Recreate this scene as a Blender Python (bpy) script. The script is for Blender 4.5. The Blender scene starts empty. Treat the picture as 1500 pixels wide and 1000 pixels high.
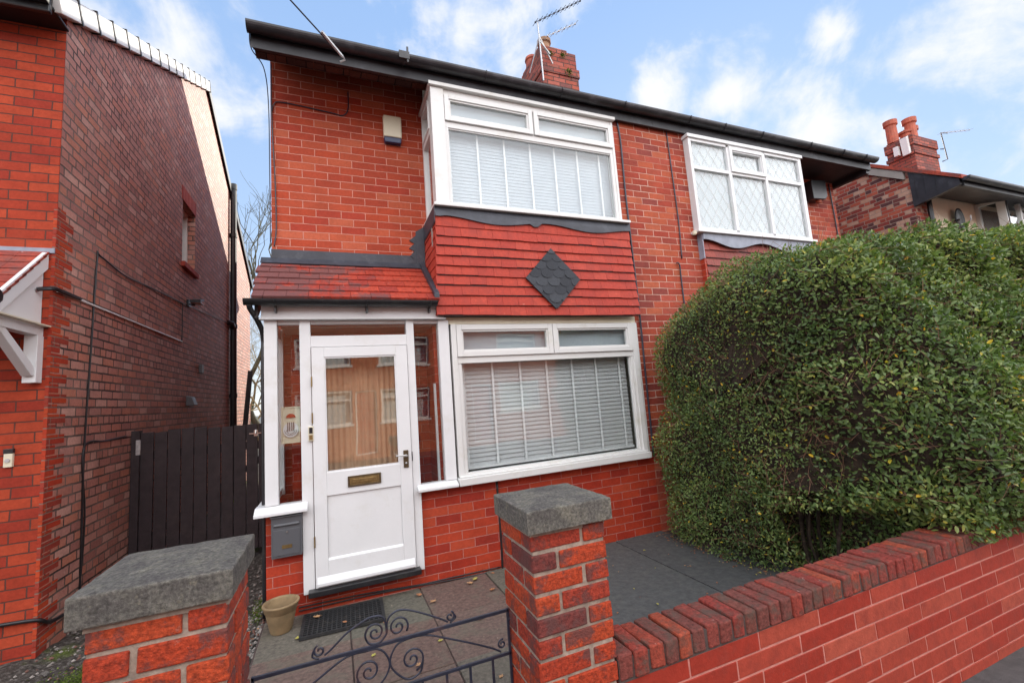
import bpy, bmesh, math, random
import numpy as np
from mathutils import Vector, Matrix
random.seed(7)
R = random.random
def U(a, b): return a + (b - a) * random.random()
S = bpy.context.scene
COL = S.collection
LIFT = 1.6          # everything is laid out relative to eye level, then lifted so the garden is z = 0

# ------------------------------------------------------------------ materials
class Mt:
    def __init__(s, name):
        s.m = bpy.data.materials.new(name); s.m.use_nodes = True
        s.t = s.m.node_tree; s.t.nodes.clear()
        s.out = s.n('ShaderNodeOutputMaterial')
    def n(s, typ, ins=None, **kw):
        nd = s.t.nodes.new(typ)
        for k, v in kw.items(): setattr(nd, k, v)
        if ins:
            for k, v in ins.items():
                sock = nd.inputs[k]
                if isinstance(v, bpy.types.NodeSocket): s.t.links.new(v, sock)
                else: sock.default_value = v
        return nd
    def mixc(s, fac, a, b, mode='MIX'):
        nd = s.t.nodes.new('ShaderNodeMix'); nd.data_type = 'RGBA'; nd.blend_type = mode
        for i, v in ((0, fac), (6, a), (7, b)):
            if isinstance(v, bpy.types.NodeSocket): s.t.links.new(v, nd.inputs[i])
            else: nd.inputs[i].default_value = c4(v) if i > 0 else v
        return nd.outputs[2]
    def math(s, op, a, b=0.0, clamp=False):
        nd = s.n('ShaderNodeMath', {0: a, 1: b}, operation=op); nd.use_clamp = clamp
        return nd.outputs[0]
    def ramp(s, fac, stops, interp='LINEAR'):
        nd = s.n('ShaderNodeValToRGB', {0: fac}); cr = nd.color_ramp; cr.interpolation = interp
        while len(cr.elements) < len(stops): cr.elements.new(0.5)
        for e, (p, c) in zip(cr.elements, stops): e.position = p; e.color = c4(c)
        return nd.outputs[0]
    def noise(s, scale, detail=4, rough=.55, vec=None, dist=0.0):
        i = {'Scale': scale, 'Detail': detail, 'Roughness': rough, 'Distortion': dist}
        if vec is not None: i['Vector'] = vec
        return s.n('ShaderNodeTexNoise', i)
    def pos(s): return s.n('ShaderNodeNewGeometry').outputs['Position']
    def bsdf(s, col, rough=.6, normal=None, metal=0.0, spec=.5, **kw):
        i = {'Base Color': col if isinstance(col, bpy.types.NodeSocket) else c4(col), 'Roughness': rough,
             'Metallic': metal, 'Specular IOR Level': spec}
        i.update(kw)
        if normal is not None: i['Normal'] = normal
        b = s.n('ShaderNodeBsdfPrincipled', i)
        s.t.links.new(b.outputs[0], s.out.inputs[0]); return b
    def bump(s, h, dist=.01, strength=1.0, normal=None):
        i = {'Height': h, 'Distance': dist, 'Strength': strength}
        if normal is not None: i['Normal'] = normal
        return s.n('ShaderNodeBump', i).outputs[0]
def c4(c):
    return (c, c, c, 1) if isinstance(c, (int, float)) else (tuple(c) + (1,))[:4]
def ms(*stops): return list(stops)

def plain(name, col, rough=.5, var=.12, scale=6, bump=.0, bscale=60, metal=0.0, spec=.5, dirt=None, dscale=3):
    k = Mt(name); p = k.pos()
    nz = k.noise(scale, 5, .6, p).outputs[0]
    a = tuple(max(0, x * (1 - var)) for x in col); b = tuple(min(1, x * (1 + var)) for x in col)
    c = k.ramp(nz, ms((.3, a), (.7, b)))
    if dirt is not None:
        d = k.noise(dscale, 8, .7, p).outputs[0]
        c = k.mixc(k.ramp(d, ms((.55, 0), (.75, 1))), c, dirt)
    nrm = None
    if bump: nrm = k.bump(k.noise(bscale, 5, .6, p).outputs[0], bump)
    k.bsdf(c, rough, nrm, metal, spec); return k.m

def brick_mat(name, cols, mortar, msize=.010, bw=.235, bh=.08, rough=.85, stain=None, depth=.006, squash=1.0, sqf=2,
              z0=0.0, x0=0.0, spots=None, grain=.12, wob=.004, stain_scale=.9, stain_lo=.5, mort_noise=None, spec=.25):
    k = Mt(name); uv = k.n('ShaderNodeUVMap').outputs[0]; p = k.pos()
    nzv = k.noise(9, 3, .5, uv).outputs[1]
    off = k.n('ShaderNodeVectorMath', {0: nzv, 1: (.5, .5, .5)}, operation='SUBTRACT').outputs[0]
    off = k.n('ShaderNodeVectorMath', {0: off, 'Scale': wob * 2}, operation='SCALE').outputs[0]
    nzs = k.noise(55, 2, .5, uv).outputs[1]
    of2 = k.n('ShaderNodeVectorMath', {0: nzs, 1: (.5, .5, .5)}, operation='SUBTRACT').outputs[0]
    of2 = k.n('ShaderNodeVectorMath', {0: of2, 'Scale': wob * 1.2}, operation='SCALE').outputs[0]
    off = k.n('ShaderNodeVectorMath', {0: off, 1: of2}, operation='ADD').outputs[0]
    v = k.n('ShaderNodeVectorMath', {0: uv, 1: off}, operation='ADD').outputs[0]
    v = k.n('ShaderNodeVectorMath', {0: v, 1: (x0 + 50 * bw, z0 + 100 * bh, 0)}, operation='ADD').outputs[0]
    bt = k.n('ShaderNodeTexBrick', {'Vector': v, 'Color1': c4(0.0), 'Color2': c4(1.0), 'Mortar': c4(0.0), 'Scale': 1.0,
             'Mortar Size': msize / 2, 'Mortar Smooth': .25, 'Brick Width': bw, 'Row Height': bh},
             offset=.5, offset_frequency=2, squash=squash, squash_frequency=sqf)
    n = len(cols)
    c = k.ramp(bt.outputs[0], [(i / n, x) for i, x in enumerate(cols)], 'CONSTANT')
    g = k.noise(45, 6, .65, p).outputs[0]
    c = k.mixc(1.0, c, k.ramp(g, ms((.25, 1 - grain * 2), (.75, 1 + grain * .6))), 'MULTIPLY')
    g2 = k.noise(4.0, 5, .6, p).outputs[0]
    c = k.mixc(1.0, c, k.ramp(g2, ms((.3, .82), (.7, 1.1))), 'MULTIPLY')
    mcol = k.mixc(k.noise(14, 5, .6, p).outputs[0], tuple(x * .65 for x in mortar), tuple(min(1, x * 1.25) for x in mortar))
    if mort_noise:
        mcol = k.mixc(k.ramp(k.noise(1.7, 4, .6, p).outputs[0], ms((.4, 0), (.62, 1))), mcol, mort_noise)
    c = k.mixc(bt.outputs[1], c, mcol)
    if stain:
        sn = k.noise(stain_scale, 8, .65, p).outputs[0]
        c = k.mixc(k.ramp(sn, ms((stain_lo, 0), (stain_lo + .2, .75))), c, stain, 'MIX')
    if spots:
        sp = k.noise(30, 3, .5, p).outputs[0]
        c = k.mixc(k.ramp(sp, ms((.70, 0), (.76, .8))), c, spots)
    h = k.math('SUBTRACT', 1.0, bt.outputs[1])
    h2 = k.math('ADD', h, k.math('MULTIPLY', g, .35))
    nrm = k.bump(h2, depth)
    k.bsdf(c, rough, nrm, spec=spec); return k.m

def attr_mat(name, cols, rough=.7, grain=.15, gscale=60, bump=.002, bscale=120, dirt=None, dlo=.55, dscale=3, spec=.3, spots=None, trans=0, dsoft=.18, dirt_x=None):
    """colour per piece from the face attribute 'rnd'"""
    k = Mt(name); p = k.pos()
    a = k.n('ShaderNodeAttribute', attribute_name='rnd', attribute_type='GEOMETRY').outputs['Fac']
    n = len(cols)
    c = k.ramp(a, [(i / n, x) for i, x in enumerate(cols)], 'CONSTANT')
    g = k.noise(gscale, 6, .65, p).outputs[0]
    c = k.mixc(1.0, c, k.ramp(g, ms((.25, 1 - grain * 2), (.75, 1 + grain))), 'MULTIPLY')
    if dirt is not None:
        d = k.noise(dscale, 9, .72, p).outputs[0]
        if dirt_x is not None:
            px = k.n('ShaderNodeSeparateXYZ', {0: p}).outputs[0]
            d = k.math('ADD', d, k.math('MULTIPLY', k.math('SUBTRACT', dirt_x, px), .22))
        c = k.mixc(k.ramp(d, ms((dlo, 0), (dlo + dsoft, .85))), c, dirt)
    if spots:
        sp = k.noise(22, 4, .6, p).outputs[0]
        c = k.mixc(k.ramp(sp, ms((.68, 0), (.73, .8))), c, spots)
    nrm = k.bump(k.noise(bscale, 6, .65, p).outputs[0], bump) if bump else None
    k.bsdf(c, rough, nrm, spec=spec); return k.m

def glass_mat(name, boost=2.0, tint=(.93, .95, .95), wavy=.0006):
    k = Mt(name)
    nrm = k.bump(k.noise(2.2, 1, .4, k.pos()).outputs[0], wavy * 8, .25)
    cs = k.math('ABSOLUTE', k.n('ShaderNodeVectorMath', {0: k.n('ShaderNodeNewGeometry').outputs['Incoming'], 1: nrm}, operation='DOT_PRODUCT').outputs['Value'])
    f = k.math('MULTIPLY', k.math('ADD', .04, k.math('MULTIPLY', .96, k.math('POWER', k.math('SUBTRACT', 1.0, cs, True), 5.0))), boost, True)
    t = k.n('ShaderNodeBsdfTransparent', {'Color': c4(tint)}).outputs[0]
    g = k.n('ShaderNodeBsdfGlossy', {'Color': c4(1.0), 'Roughness': 0.0, 'Normal': nrm}).outputs[0]
    m = k.n('ShaderNodeMixShader', {0: f, 1: t, 2: g}).outputs[0]
    k.t.links.new(m, k.out.inputs[0]); return k.m

M = {}
RED = [(0.410, 0.063, 0.029), (0.460, 0.081, 0.036), (0.350, 0.052, 0.026), (0.430, 0.069, 0.032), (0.480, 0.106, 0.050), (0.370, 0.052, 0.026), (0.430, 0.081, 0.038), (0.440, 0.064, 0.026)]
RED = [tuple(a * .72 + b * .28 for a, b in zip(c, (.43, .072, .033))) for c in RED]
M['brick_house'] = brick_mat('house_brick', RED + [(.48, .11, .055), (.39, .052, .028)], (.58, .25, .19), msize=.009, z0=.03, stain=(.12, .05, .035), stain_scale=.8, stain_lo=.62, depth=.004)
M['brick_plinth'] = brick_mat('house_brick_painted', [(.41, .042, .018), (.45, .054, .022), (.37, .034, .016), (.43, .048, .020), (.33, .032, .018), (.46, .065, .028)], (.44, .17, .14), msize=.0075, depth=.003, rough=.6, stain=(.2, .028, .02), stain_scale=1.2, stain_lo=.58)
M['brick_weathered'] = brick_mat('weathered_pier_brick', [(.42, .085, .045), (.38, .065, .035), (.45, .11, .055), (.35, .055, .032), (.30, .055, .036), (.44, .095, .045), (.41, .08, .05), (.26, .055, .042), (.39, .07, .036), (.36, .07, .04)], (.66, .44, .36), msize=.010, depth=.005, stain=(.15, .06, .045), stain_scale=1.3, stain_lo=.6, mort_noise=(.42, .16, .11))
M['brick_neighbour_front'] = brick_mat('bright_painted_brick', [(.37, .046, .019), (.41, .058, .023), (.34, .040, .017), (.39, .053, .021), (.31, .034, .017)], (.10, .04, .03), msize=.010, bw=.235, depth=.006, z0=.02, stain=(.34, .06, .03), stain_scale=1.5, stain_lo=.6)
M['brick_flank'] = brick_mat('soot_brown_flank_brick', [(.47, .215, .17), (.50, .235, .185), (.43, .19, .15), (.53, .265, .21), (.48, .20, .15), (.38, .165, .135), (.55, .31, .25), (.50, .20, .14), (.45, .22, .18), (.52, .21, .14)], (.050, .038, .034), msize=.017, bw=.225, depth=.012, squash=.5, sqf=4, stain=(.28, .16, .12), stain_scale=.7, stain_lo=.62, mort_noise=(.20, .155, .13), spots=(.52, .36, .29), rough=.6, wob=.006, spec=.35)
M['brick_quoin'] = brick_mat('painted_quoin_brick', [(.42, .045, .018), (.36, .04, .02), (.46, .06, .02), (.30, .045, .028)], (.24, .13, .10), msize=.012, depth=.006, x0=.0, stain=(.2, .07, .05), stain_lo=.58)
M['brick_far'] = brick_mat('rough_mixed_brick', [(.32, .06, .04), (.16, .05, .045), (.42, .10, .06), (.25, .05, .04), (.48, .26, .18), (.11, .045, .045), (.36, .07, .045), (.5, .3, .22)], (.36, .26, .21), msize=.012, bw=.2, bh=.07, depth=.012, squash=.5, sqf=3, spots=(.6, .5, .42), wob=.01)
M['brick_chimney'] = brick_mat('chimney_brick', [(.31, .075, .055), (.38, .11, .08), (.24, .07, .055), (.34, .085, .055), (.20, .075, .065)], (.085, .055, .048), msize=.016, depth=.012, stain=(.16, .09, .07), stain_scale=3, stain_lo=.52, spots=(.45, .28, .22), wob=.008)
M['brick_opp'] = brick_mat('opposite_brick', [(.44, .12, .06), (.40, .10, .05), (.47, .15, .075), (.36, .09, .045)], (.5, .3, .2))
M['pillar'] = attr_mat('pillar_brick', [(.46, .055, .018), (.50, .07, .022), (.24, .05, .036), (.42, .048, .018), (.20, .046, .038), (.38, .048, .024), (.48, .062, .02), (.44, .052, .02)], dirt=(.12, .05, .045), dlo=.495, dscale=9, grain=.38, gscale=75, bump=.008, bscale=80, rough=.8, spots=(.42, .17, .12), dsoft=.09)
M['coping'] = attr_mat('coping_brick', [(.26, .055, .040), (.30, .05, .033), (.22, .055, .042), (.33, .06, .035), (.19, .058, .045), (.27, .045, .033), (.36, .07, .035), (.20, .062, .045)], dirt=(.095, .065, .05), dlo=.48, dscale=10, grain=.35, bump=.006, bscale=60, rough=.85, spots=(.36, .2, .17), dsoft=.14)
M['wallbrick'] = attr_mat('painted_wall_brick', [(.37, .046, .024), (.35, .040, .021), (.39, .058, .033), (.33, .035, .019), (.42, .082, .048), (.36, .052, .029), (.33, .034, .018), (.39, .067, .038)], grain=.13, gscale=22, bump=.0025, bscale=60, rough=.6, dirt=(.24, .038, .025), dlo=.5, dscale=7, spots=(.22, .05, .035))
M['pinkmortar'] = plain('painted_mortar', (.52, .20, .16), .7, .15, 20, .002)
M['mortar'] = plain('grey_mortar', (.30, .235, .185), .9, .4, 25, .004, 90)
M['darkmortar'] = plain('dark_mortar', (.08, .055, .048), .9, .3, 25, .003, 90)
k = Mt('weathered_capstone'); _p = k.pos(); _gn = k.n('ShaderNodeNewGeometry').outputs['Normal']; _nz = k.n('ShaderNodeSeparateXYZ', {0: _gn}).outputs[2]
_g = k.noise(85, 7, .75, _p).outputs[0]; _m = k.noise(7, 8, .72, _p).outputs[0]; _l = k.noise(24, 6, .7, _p).outputs[0]
_c = k.ramp(_m, ms((.32, (.085, .076, .072)), (.5, (.135, .126, .110)), (.68, (.20, .185, .145))))
_bv = k.n('ShaderNodeBevel', {'Radius': .012}, samples=6).outputs[0]
_ed = k.math('SUBTRACT', 1.0, k.n('ShaderNodeVectorMath', {0: _bv, 1: _gn}, operation='DOT_PRODUCT').outputs['Value'], True)
_ed = k.math('MULTIPLY', k.ramp(_ed, ms((.01, 0), (.12, 1))), k.ramp(_l, ms((.38, 0), (.55, 1))))
_c = k.mixc(k.math('MULTIPLY', _ed, .7), _c, (.30, .27, .21))
_c = k.mixc(k.ramp(_l, ms((.60, 0), (.70, .55))), _c, (.25, .22, .15))
_c = k.mixc(1.0, _c, k.ramp(_g, ms((.33, .5), (.5, 1.0), (.67, 1.6))), 'MULTIPLY')
k.bsdf(_c, .92, k.bump(_g, .008), spec=.2); M['capstone'] = k.m
M['white'] = plain('white_gloss_paint', (.68, .68, .68), .34, .03, 4, .0006, 30, dirt=(.60, .585, .55), dscale=3.5)
M['upvc'] = plain('white_plastic_frame', (.66, .655, .635), .3, .03, 3, dirt=(.54, .52, .46), dscale=3)
M['cream'] = plain('cream_plastic', (.66, .60, .45), .4, .05)
M['creamrender'] = plain('cream_render', (.84, .70, .53), .85, .1, 3, .003, 80)
M['navy'] = plain('navy_plastic', (.02, .03, .09), .3)
M['black'] = plain('black_plastic', (.014, .014, .016), .35, .3, 9, dirt=(.04, .04, .035), dscale=7)
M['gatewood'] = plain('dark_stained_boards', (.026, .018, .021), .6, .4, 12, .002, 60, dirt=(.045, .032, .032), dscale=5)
M['lead'] = plain('grey_lead_sheet', (.036, .039, .052), .5, .3, 7, .002, 30, dirt=(.085, .09, .105), dscale=5)
M['leadpale'] = plain('pale_lead_sheet', (.25, .27, .33), .5, .2, 7, .002, 30)
M['slate'] = attr_mat('black_fishscale_tile', [(.032, .036, .045), (.045, .05, .06), (.025, .028, .036)], rough=.55, grain=.2, bump=.002)
M['tile'] = attr_mat('red_hung_tile', [(.40, .040, .021), (.42, .045, .023), (.37, .036, .02), (.41, .042, .022), (.44, .052, .028)], rough=.62, grain=.14, gscale=40, bump=.003, bscale=60, dirt=(.29, .034, .022), dlo=.47, dscale=4, spots=(.48, .12, .08))
M['rooftile'] = attr_mat('canopy_roof_tile', [(.33, .05, .03), (.38, .06, .033), (.28, .045, .03), (.40, .065, .035)], rough=.75, grain=.25, gscale=30, bump=.005, bscale=45, dirt=(.13, .06, .055), dlo=.46, dscale=3.2, spots=(.34, .2, .18))
M['porchtile'] = attr_mat('porch_roof_tile', [(.37, .045, .025), (.42, .055, .03), (.32, .04, .027), (.44, .058, .03)], rough=.75, grain=.28, gscale=34, bump=.006, bscale=45, dirt=(.125, .06, .058), dlo=.48, dscale=5, spots=(.36, .23, .21), dirt_x=.22, dsoft=.1)
M['fascia'] = plain('dark_grey_fascia_paint', (.020, .019, .023), .5, .4, 6, .001, 30, dirt=(.06, .06, .07), dscale=4)
k = Mt('gutter_paint')
_p = k.pos(); _z = k.n('ShaderNodeSeparateXYZ', {0: k.n('ShaderNodeNewGeometry').outputs['Normal']}).outputs[2]
_c = k.ramp(k.noise(5, 6, .65, _p).outputs[0], ms((.3, (.013, .012, .014)), (.55, (.028, .026, .030)), (.8, (.09, .088, .10))))
_c = k.mixc(k.math('MULTIPLY', k.ramp(_z, ms((.2, 0), (.5, 1))), k.ramp(k.noise(18, 5, .6, _p).outputs[0], ms((.35, 0), (.5, 1)))), _c, (.10, .14, .035))
k.bsdf(_c, .38, k.bump(k.noise(25, 4, .6, _p).outputs[0], .002)); M['gutter'] = k.m
M['neighbour_tiles'] = attr_mat('weathered_hung_tile', [(.24, .045, .032), (.30, .055, .036), (.19, .04, .032), (.27, .06, .045)], rough=.55, grain=.2, bump=.003, dirt=(.16, .06, .05), dlo=.52)
M['roof'] = brick_mat('main_roof_tile', [(.10, .05, .04), (.13, .055, .04), (.08, .045, .04)], (.02, .015, .015), msize=.012, bw=.17, bh=.1, depth=.02)
M['glass'] = glass_mat('window_glass', 1.6)
M['glassdoor'] = glass_mat('door_glass', 2.6, (.9, .88, .85))
M['blind'] = plain('pale_grey_slats', (.54, .54, .54), .4, .04, 3)
M['blindup'] = plain('bluish_white_slats', (.44, .48, .53), .4, .03, 3)
M['frosted'] = plain('frosted_pane_backing', (.40, .44, .47), .6, .06, 3)
M['tape'] = plain('white_blind_tape', (.80, .80, .80), .7)
M['net'] = plain('net_curtain', (.56, .59, .61), .8, .04, 5)
M['curtain'] = plain('tan_curtain', (.66, .50, .36), .8, .12, 3)
M['plaster'] = plain('dim_plaster', (.30, .27, .24), .9)
M['brass'] = plain('aged_brass', (.30, .21, .09), .4, .3, 30, metal=.8)
M['brassdark'] = plain('dull_bronze', (.11, .075, .04), .5, .3, 30, metal=.6)
M['steel'] = plain('brushed_steel', (.55, .54, .52), .3, .1, 20, metal=.9)
M['alu'] = plain('weathered_aluminium', (.50, .50, .50), .45, .2, 30, metal=.5)
M['iron'] = plain('blue_black_iron_paint', (.024, .028, .046), .35, .3, 20, .001, 80, dirt=(.10, .05, .04), dscale=9)
M['rubber'] = plain('black_rubber', (.016, .016, .017), .7, .3, 30, dirt=(.06, .05, .04), dscale=25)
M['postbox'] = plain('grey_metal_paint', (.088, .090, .098), .4, .06)
M['pot'] = plain('weathered_terracotta', (.24, .165, .085), .8, .25, 9, .002, 60, dirt=(.13, .125, .06), dscale=6)
M['soil'] = plain('pot_soil', (.10, .045, .025), .95, .4, 20, .01, 40)
M['chimneypot'] = plain('terracotta_pot', (.36, .08, .04), .7, .3, 8, .003, 40, dirt=(.22, .1, .07), dscale=6)
M['chimneypotpale'] = plain('buff_pot', (.30, .17, .10), .8, .4, 12, .004, 40, dirt=(.07, .04, .035), dscale=8)
M['bark'] = plain('grey_green_bark', (.085, .085, .055), .9, .3, 6, .004, 40)
M['twigtan'] = plain('tan_twig', (.27, .21, .10), .9, .4, 3)
M['twig'] = plain('hedge_twig', (.19, .10, .06), .9, .4, 8)
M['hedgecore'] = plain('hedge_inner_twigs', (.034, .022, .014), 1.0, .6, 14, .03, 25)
M['pavement'] = plain('street_asphalt', (.075, .07, .068), .9, .3, 12, .006, 90, dirt=(.13, .12, .11), dscale=8)
M['road'] = plain('road_asphalt', (.06, .06, .06), .9, .2, 12, .005, 90)
M['slab'] = attr_mat('paving_slab', [(.135, .125, .098), (.165, .112, .092), (.125, .118, .094), (.15, .132, .105), (.155, .10, .082), (.13, .113, .092)], grain=.28, gscale=35, bump=.004, bscale=70, rough=.85, dirt=(.13, .12, .09), dlo=.5, dscale=4, spots=(.32, .27, .20))
M['patio'] = attr_mat('dark_slab', [(.085, .086, .084), (.094, .095, .092)], grain=.2, gscale=20, bump=.003, bscale=50, rough=.75, dirt=(.11, .108, .095), dlo=.5, dscale=5, spots=(.12, .115, .09), dsoft=.3)
k = Mt('passage_earth'); _p = k.pos()
_n = k.noise(1.6, 6, .6, _p).outputs[0]; _f = k.noise(28, 6, .7, _p).outputs[0]
_c = k.ramp(_f, ms((.3, (.028, .023, .020)), (.5, (.075, .065, .056)), (.7, (.22, .20, .18))))
_m = k.ramp(_f, ms((.3, (.045, .065, .012)), (.7, (.16, .21, .035))))
_c = k.mixc(k.ramp(_n, ms((.56, 0), (.64, .8))), _c, _m)
k.bsdf(_c, .95, k.bump(_f, .03), spec=.2); M['earth'] = k.m
M['moss'] = attr_mat('bright_moss', [(.10, .15, .02), (.15, .21, .03), (.07, .10, .016)], rough=.95, grain=.3, gscale=25, bump=.01)
k = Mt('leaf_colours'); a = k.n('ShaderNodeAttribute', attribute_name='rnd', attribute_type='GEOMETRY').outputs['Fac']
c = k.ramp(a, ms((0, (0.052, 0.086, 0.026)), (.3, (0.094, 0.152, 0.042)), (.6, (0.153, 0.220, 0.061)), (.85, (0.242, 0.292, 0.084)), (.955, (0.389, 0.385, 0.095)), (.975, (0.590, 0.462, 0.042)), (1, (0.700, 0.396, 0.032))))
b = k.bsdf(c, .45, spec=.45)
tr = k.n('ShaderNodeBsdfTranslucent', {'Color': k.mixc(1.0, c, (1.5, 1.7, .8), 'MULTIPLY')}).outputs[0]
mx = k.n('ShaderNodeMixShader', {0: .22, 1: b.outputs[0], 2: tr}).outputs[0]
k.t.links.new(mx, k.out.inputs[0]); M['leaf'] = k.m
M['dryleaf'] = attr_mat('fallen_leaf', [(.34, .15, .07), (.42, .24, .12), (.26, .10, .05), (.38, .34, .08)], rough=.7, bump=0)

# ------------------------------------------------------------------ mesh builder
class MB:
    def __init__(s): s.v = []; s.f = []; s.r = []; s.g = []
    def add(s, vs, fs, rnd=None):
        b = len(s.v); s.g.append((b, len(s.f))); s.v += [tuple(map(float, v)) for v in vs]
        if rnd is None: rnd = R()
        for f in fs: s.f.append(tuple(i + b for i in f)); s.r.append(rnd)
        return s
    def box(s, x0, x1, y0, y1, z0, z1, rnd=None, m=None, jit=0):
        vs = [Vector((x, y, z)) for x in (x0, x1) for y in (y0, y1) for z in (z0, z1)]
        if jit: vs = [v + Vector((U(-jit, jit), U(-jit, jit), U(-jit, jit))) for v in vs]
        if m: vs = [m @ v for v in vs]
        return s.add(vs, [(0, 1, 3, 2), (4, 6, 7, 5), (0, 4, 5, 1), (2, 3, 7, 6), (0, 2, 6, 4), (1, 5, 7, 3)], rnd)
    def prism(s, poly, axis, a, b, rnd=None):
        """poly: 2-D outline; axis 'x': (y,z), 'y': (x,z), 'z': (x,y); extruded from a to b"""
        def P(p, t): return (t, p[0], p[1]) if axis == 'x' else ((p[0], t, p[1]) if axis == 'y' else (p[0], p[1], t))
        n = len(poly)
        vs = [P(p, a) for p in poly] + [P(p, b) for p in poly]
        fs = [tuple(range(n)), tuple(range(2 * n - 1, n - 1, -1))] + [(i, i + n, (i + 1) % n + n, (i + 1) % n) for i in range(n)]
        return s.add(vs, fs, rnd)
    def tube(s, pts, r, n=8, rnd=None, cap=True):
        pts = [Vector(p) for p in pts]; rs = r if isinstance(r, (list, tuple)) else [r] * len(pts)
        vs = []; up = None
        for i, p in enumerate(pts):
            d = (pts[min(i + 1, len(pts) - 1)] - pts[max(i - 1, 0)]).normalized()
            if up is None: up = d.orthogonal().normalized()
            else:
                up = up - d * up.dot(d)
                up = up.normalized() if up.length > 1e-6 else d.orthogonal().normalized()
            w = d.cross(up)
            for j in range(n):
                t = 2 * math.pi * j / n
                vs.append(p + (up * math.cos(t) + w * math.sin(t)) * rs[i])
        fs = [(i * n + j, i * n + (j + 1) % n, (i + 1) * n + (j + 1) % n, (i + 1) * n + j) for i in range(len(pts) - 1) for j in range(n)]
        if cap and n > 2: fs += [tuple(range(n - 1, -1, -1)), tuple(range((len(pts) - 1) * n, len(pts) * n))]
        return s.add(vs, fs, rnd)
    def lathe(s, prof, cx, cy, n=28, rnd=None):
        vs = [(cx + r * math.cos(2 * math.pi * j / n), cy + r * math.sin(2 * math.pi * j / n), z) for r, z in prof for j in range(n)]
        fs = [(i * n + j, i * n + (j + 1) % n, (i + 1) * n + (j + 1) % n, (i + 1) * n + j) for i in range(len(prof) - 1) for j in range(n)]
        return s.add(vs, fs, rnd)
    def frame(s, x0, x1, z0, z1, w, y0, y1, wt=None, wb=None):
        wt = w if wt is None else wt; wb = w if wb is None else wb
        s.box(x0, x0 + w, y0, y1, z0, z1); s.box(x1 - w, x1, y0, y1, z0, z1)
        s.box(x0 + w, x1 - w, y0, y1, z1 - wt, z1); s.box(x0 + w, x1 - w, y0, y1, z0, z0 + wb); return s
    def framex(s, y0, y1, z0, z1, w, x0, x1):
        s.box(x0, x1, y0, y0 + w, z0, z1); s.box(x0, x1, y1 - w, y1, z0, z1)
        s.box(x0, x1, y0 + w, y1 - w, z1 - w, z1); s.box(x0, x1, y0 + w, y1 - w, z0, z0 + w); return s
    def build_each(s, name, mat, parent=None, **kw):
        out = []
        for i, (a, fa) in enumerate(s.g):
            b, fb = s.g[i + 1] if i + 1 < len(s.g) else (len(s.v), len(s.f))
            m = MB(); m.v = s.v[a:b]; m.f = [tuple(q - a for q in f) for f in s.f[fa:fb]]; m.r = s.r[fa:fb]
            out.append(m.build(name, mat, parent, **kw))
        return out
    def build(s, name, mat, parent=None, bev=0, smooth=False, seg=2, fix=True):
        me = bpy.data.meshes.new(name); v = np.array(s.v)
        c = (v.min(0) + v.max(0)) / 2; c[2] = v[:, 2].min()
        me.from_pydata([tuple(q) for q in (v - c)], [], s.f)
        if fix:
            bm = bmesh.new(); bm.from_mesh(me); bmesh.ops.recalc_face_normals(bm, faces=bm.faces); bm.to_mesh(me); bm.free()
        at = me.attributes.new('rnd', 'FLOAT', 'FACE'); at.data.foreach_set('value', s.r)
        uv = me.uv_layers.new(name='UVMap').data
        for p in me.polygons:
            n = p.normal; ax = max(range(3), key=lambda i: abs(n[i]) + (.02 if i == 1 else 0))
            for li in p.loop_indices:
                q = v[me.loops[li].vertex_index]
                uv[li].uv = (q[1], q[2]) if ax == 0 else ((q[0], q[2]) if ax == 1 else (q[0], q[1]))
        if smooth:
            for p in me.polygons: p.use_smooth = True
        me.materials.append(mat if not isinstance(mat, str) else M[mat])
        o = bpy.data.objects.new(name, me); COL.objects.link(o)
        o.location = c
        if parent is not None: adopt(o, parent)
        if bev:
            b = o.modifiers.new('bevel', 'BEVEL'); b.width = bev; b.segments = seg; b.limit_method = 'ANGLE'; b.angle_limit = .6
        return o
WORLD = {}
def wpos(o):
    p = Vector(o.location)
    return p + wpos(o.parent) if o.parent else p
def adopt(o, parent):
    o.location = Vector(o.location) - wpos(parent); o.parent = parent
def thing(name, label, cat, loc, group=None, kind=None):
    o = bpy.data.objects.new(name, None); COL.objects.link(o); o.location = loc; o.empty_display_size = .2
    return tag(o, label, cat, group, kind)
def tag(o, label=None, cat=None, group=None, kind=None):
    if label: o['label'] = label
    if cat: o['category'] = cat
    if group: o['group'] = group
    if kind: o['kind'] = kind
    return o
def one(name, mb, mat, label, cat, group=None, kind=None, **kw):
    return tag(mb.build(name, mat, None, **kw), label, cat, group, kind)
def spiral(cx, cz, r0, r1, a0, turns, n=28):
    """flat spiral in the x-z plane from radius r0 at angle a0 to r1"""
    return [(cx + (r0 + (r1 - r0) * i / n) * math.cos(a0 + turns * 2 * math.pi * i / n), cz + (r0 + (r1 - r0) * i / n) * math.sin(a0 + turns * 2 * math.pi * i / n)) for i in range(n + 1)]
def smoothline(pts, n=8):
    out = []; P = [Vector(p) for p in pts]
    for i in range(len(P) - 1):
        a, b, c, d = P[max(i - 1, 0)], P[i], P[i + 1], P[min(i + 2, len(P) - 1)]
        for j in range(n):
            t = j / n
            out.append(.5 * ((2 * b) + (c - a) * t + (2 * a - 5 * b + 4 * c - d) * t * t + (3 * b - a - 3 * c + d) * t ** 3))
    out.append(P[-1]); return out
G = -1.6          # garden level
P1, P2 = 4.10, 4.60
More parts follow.
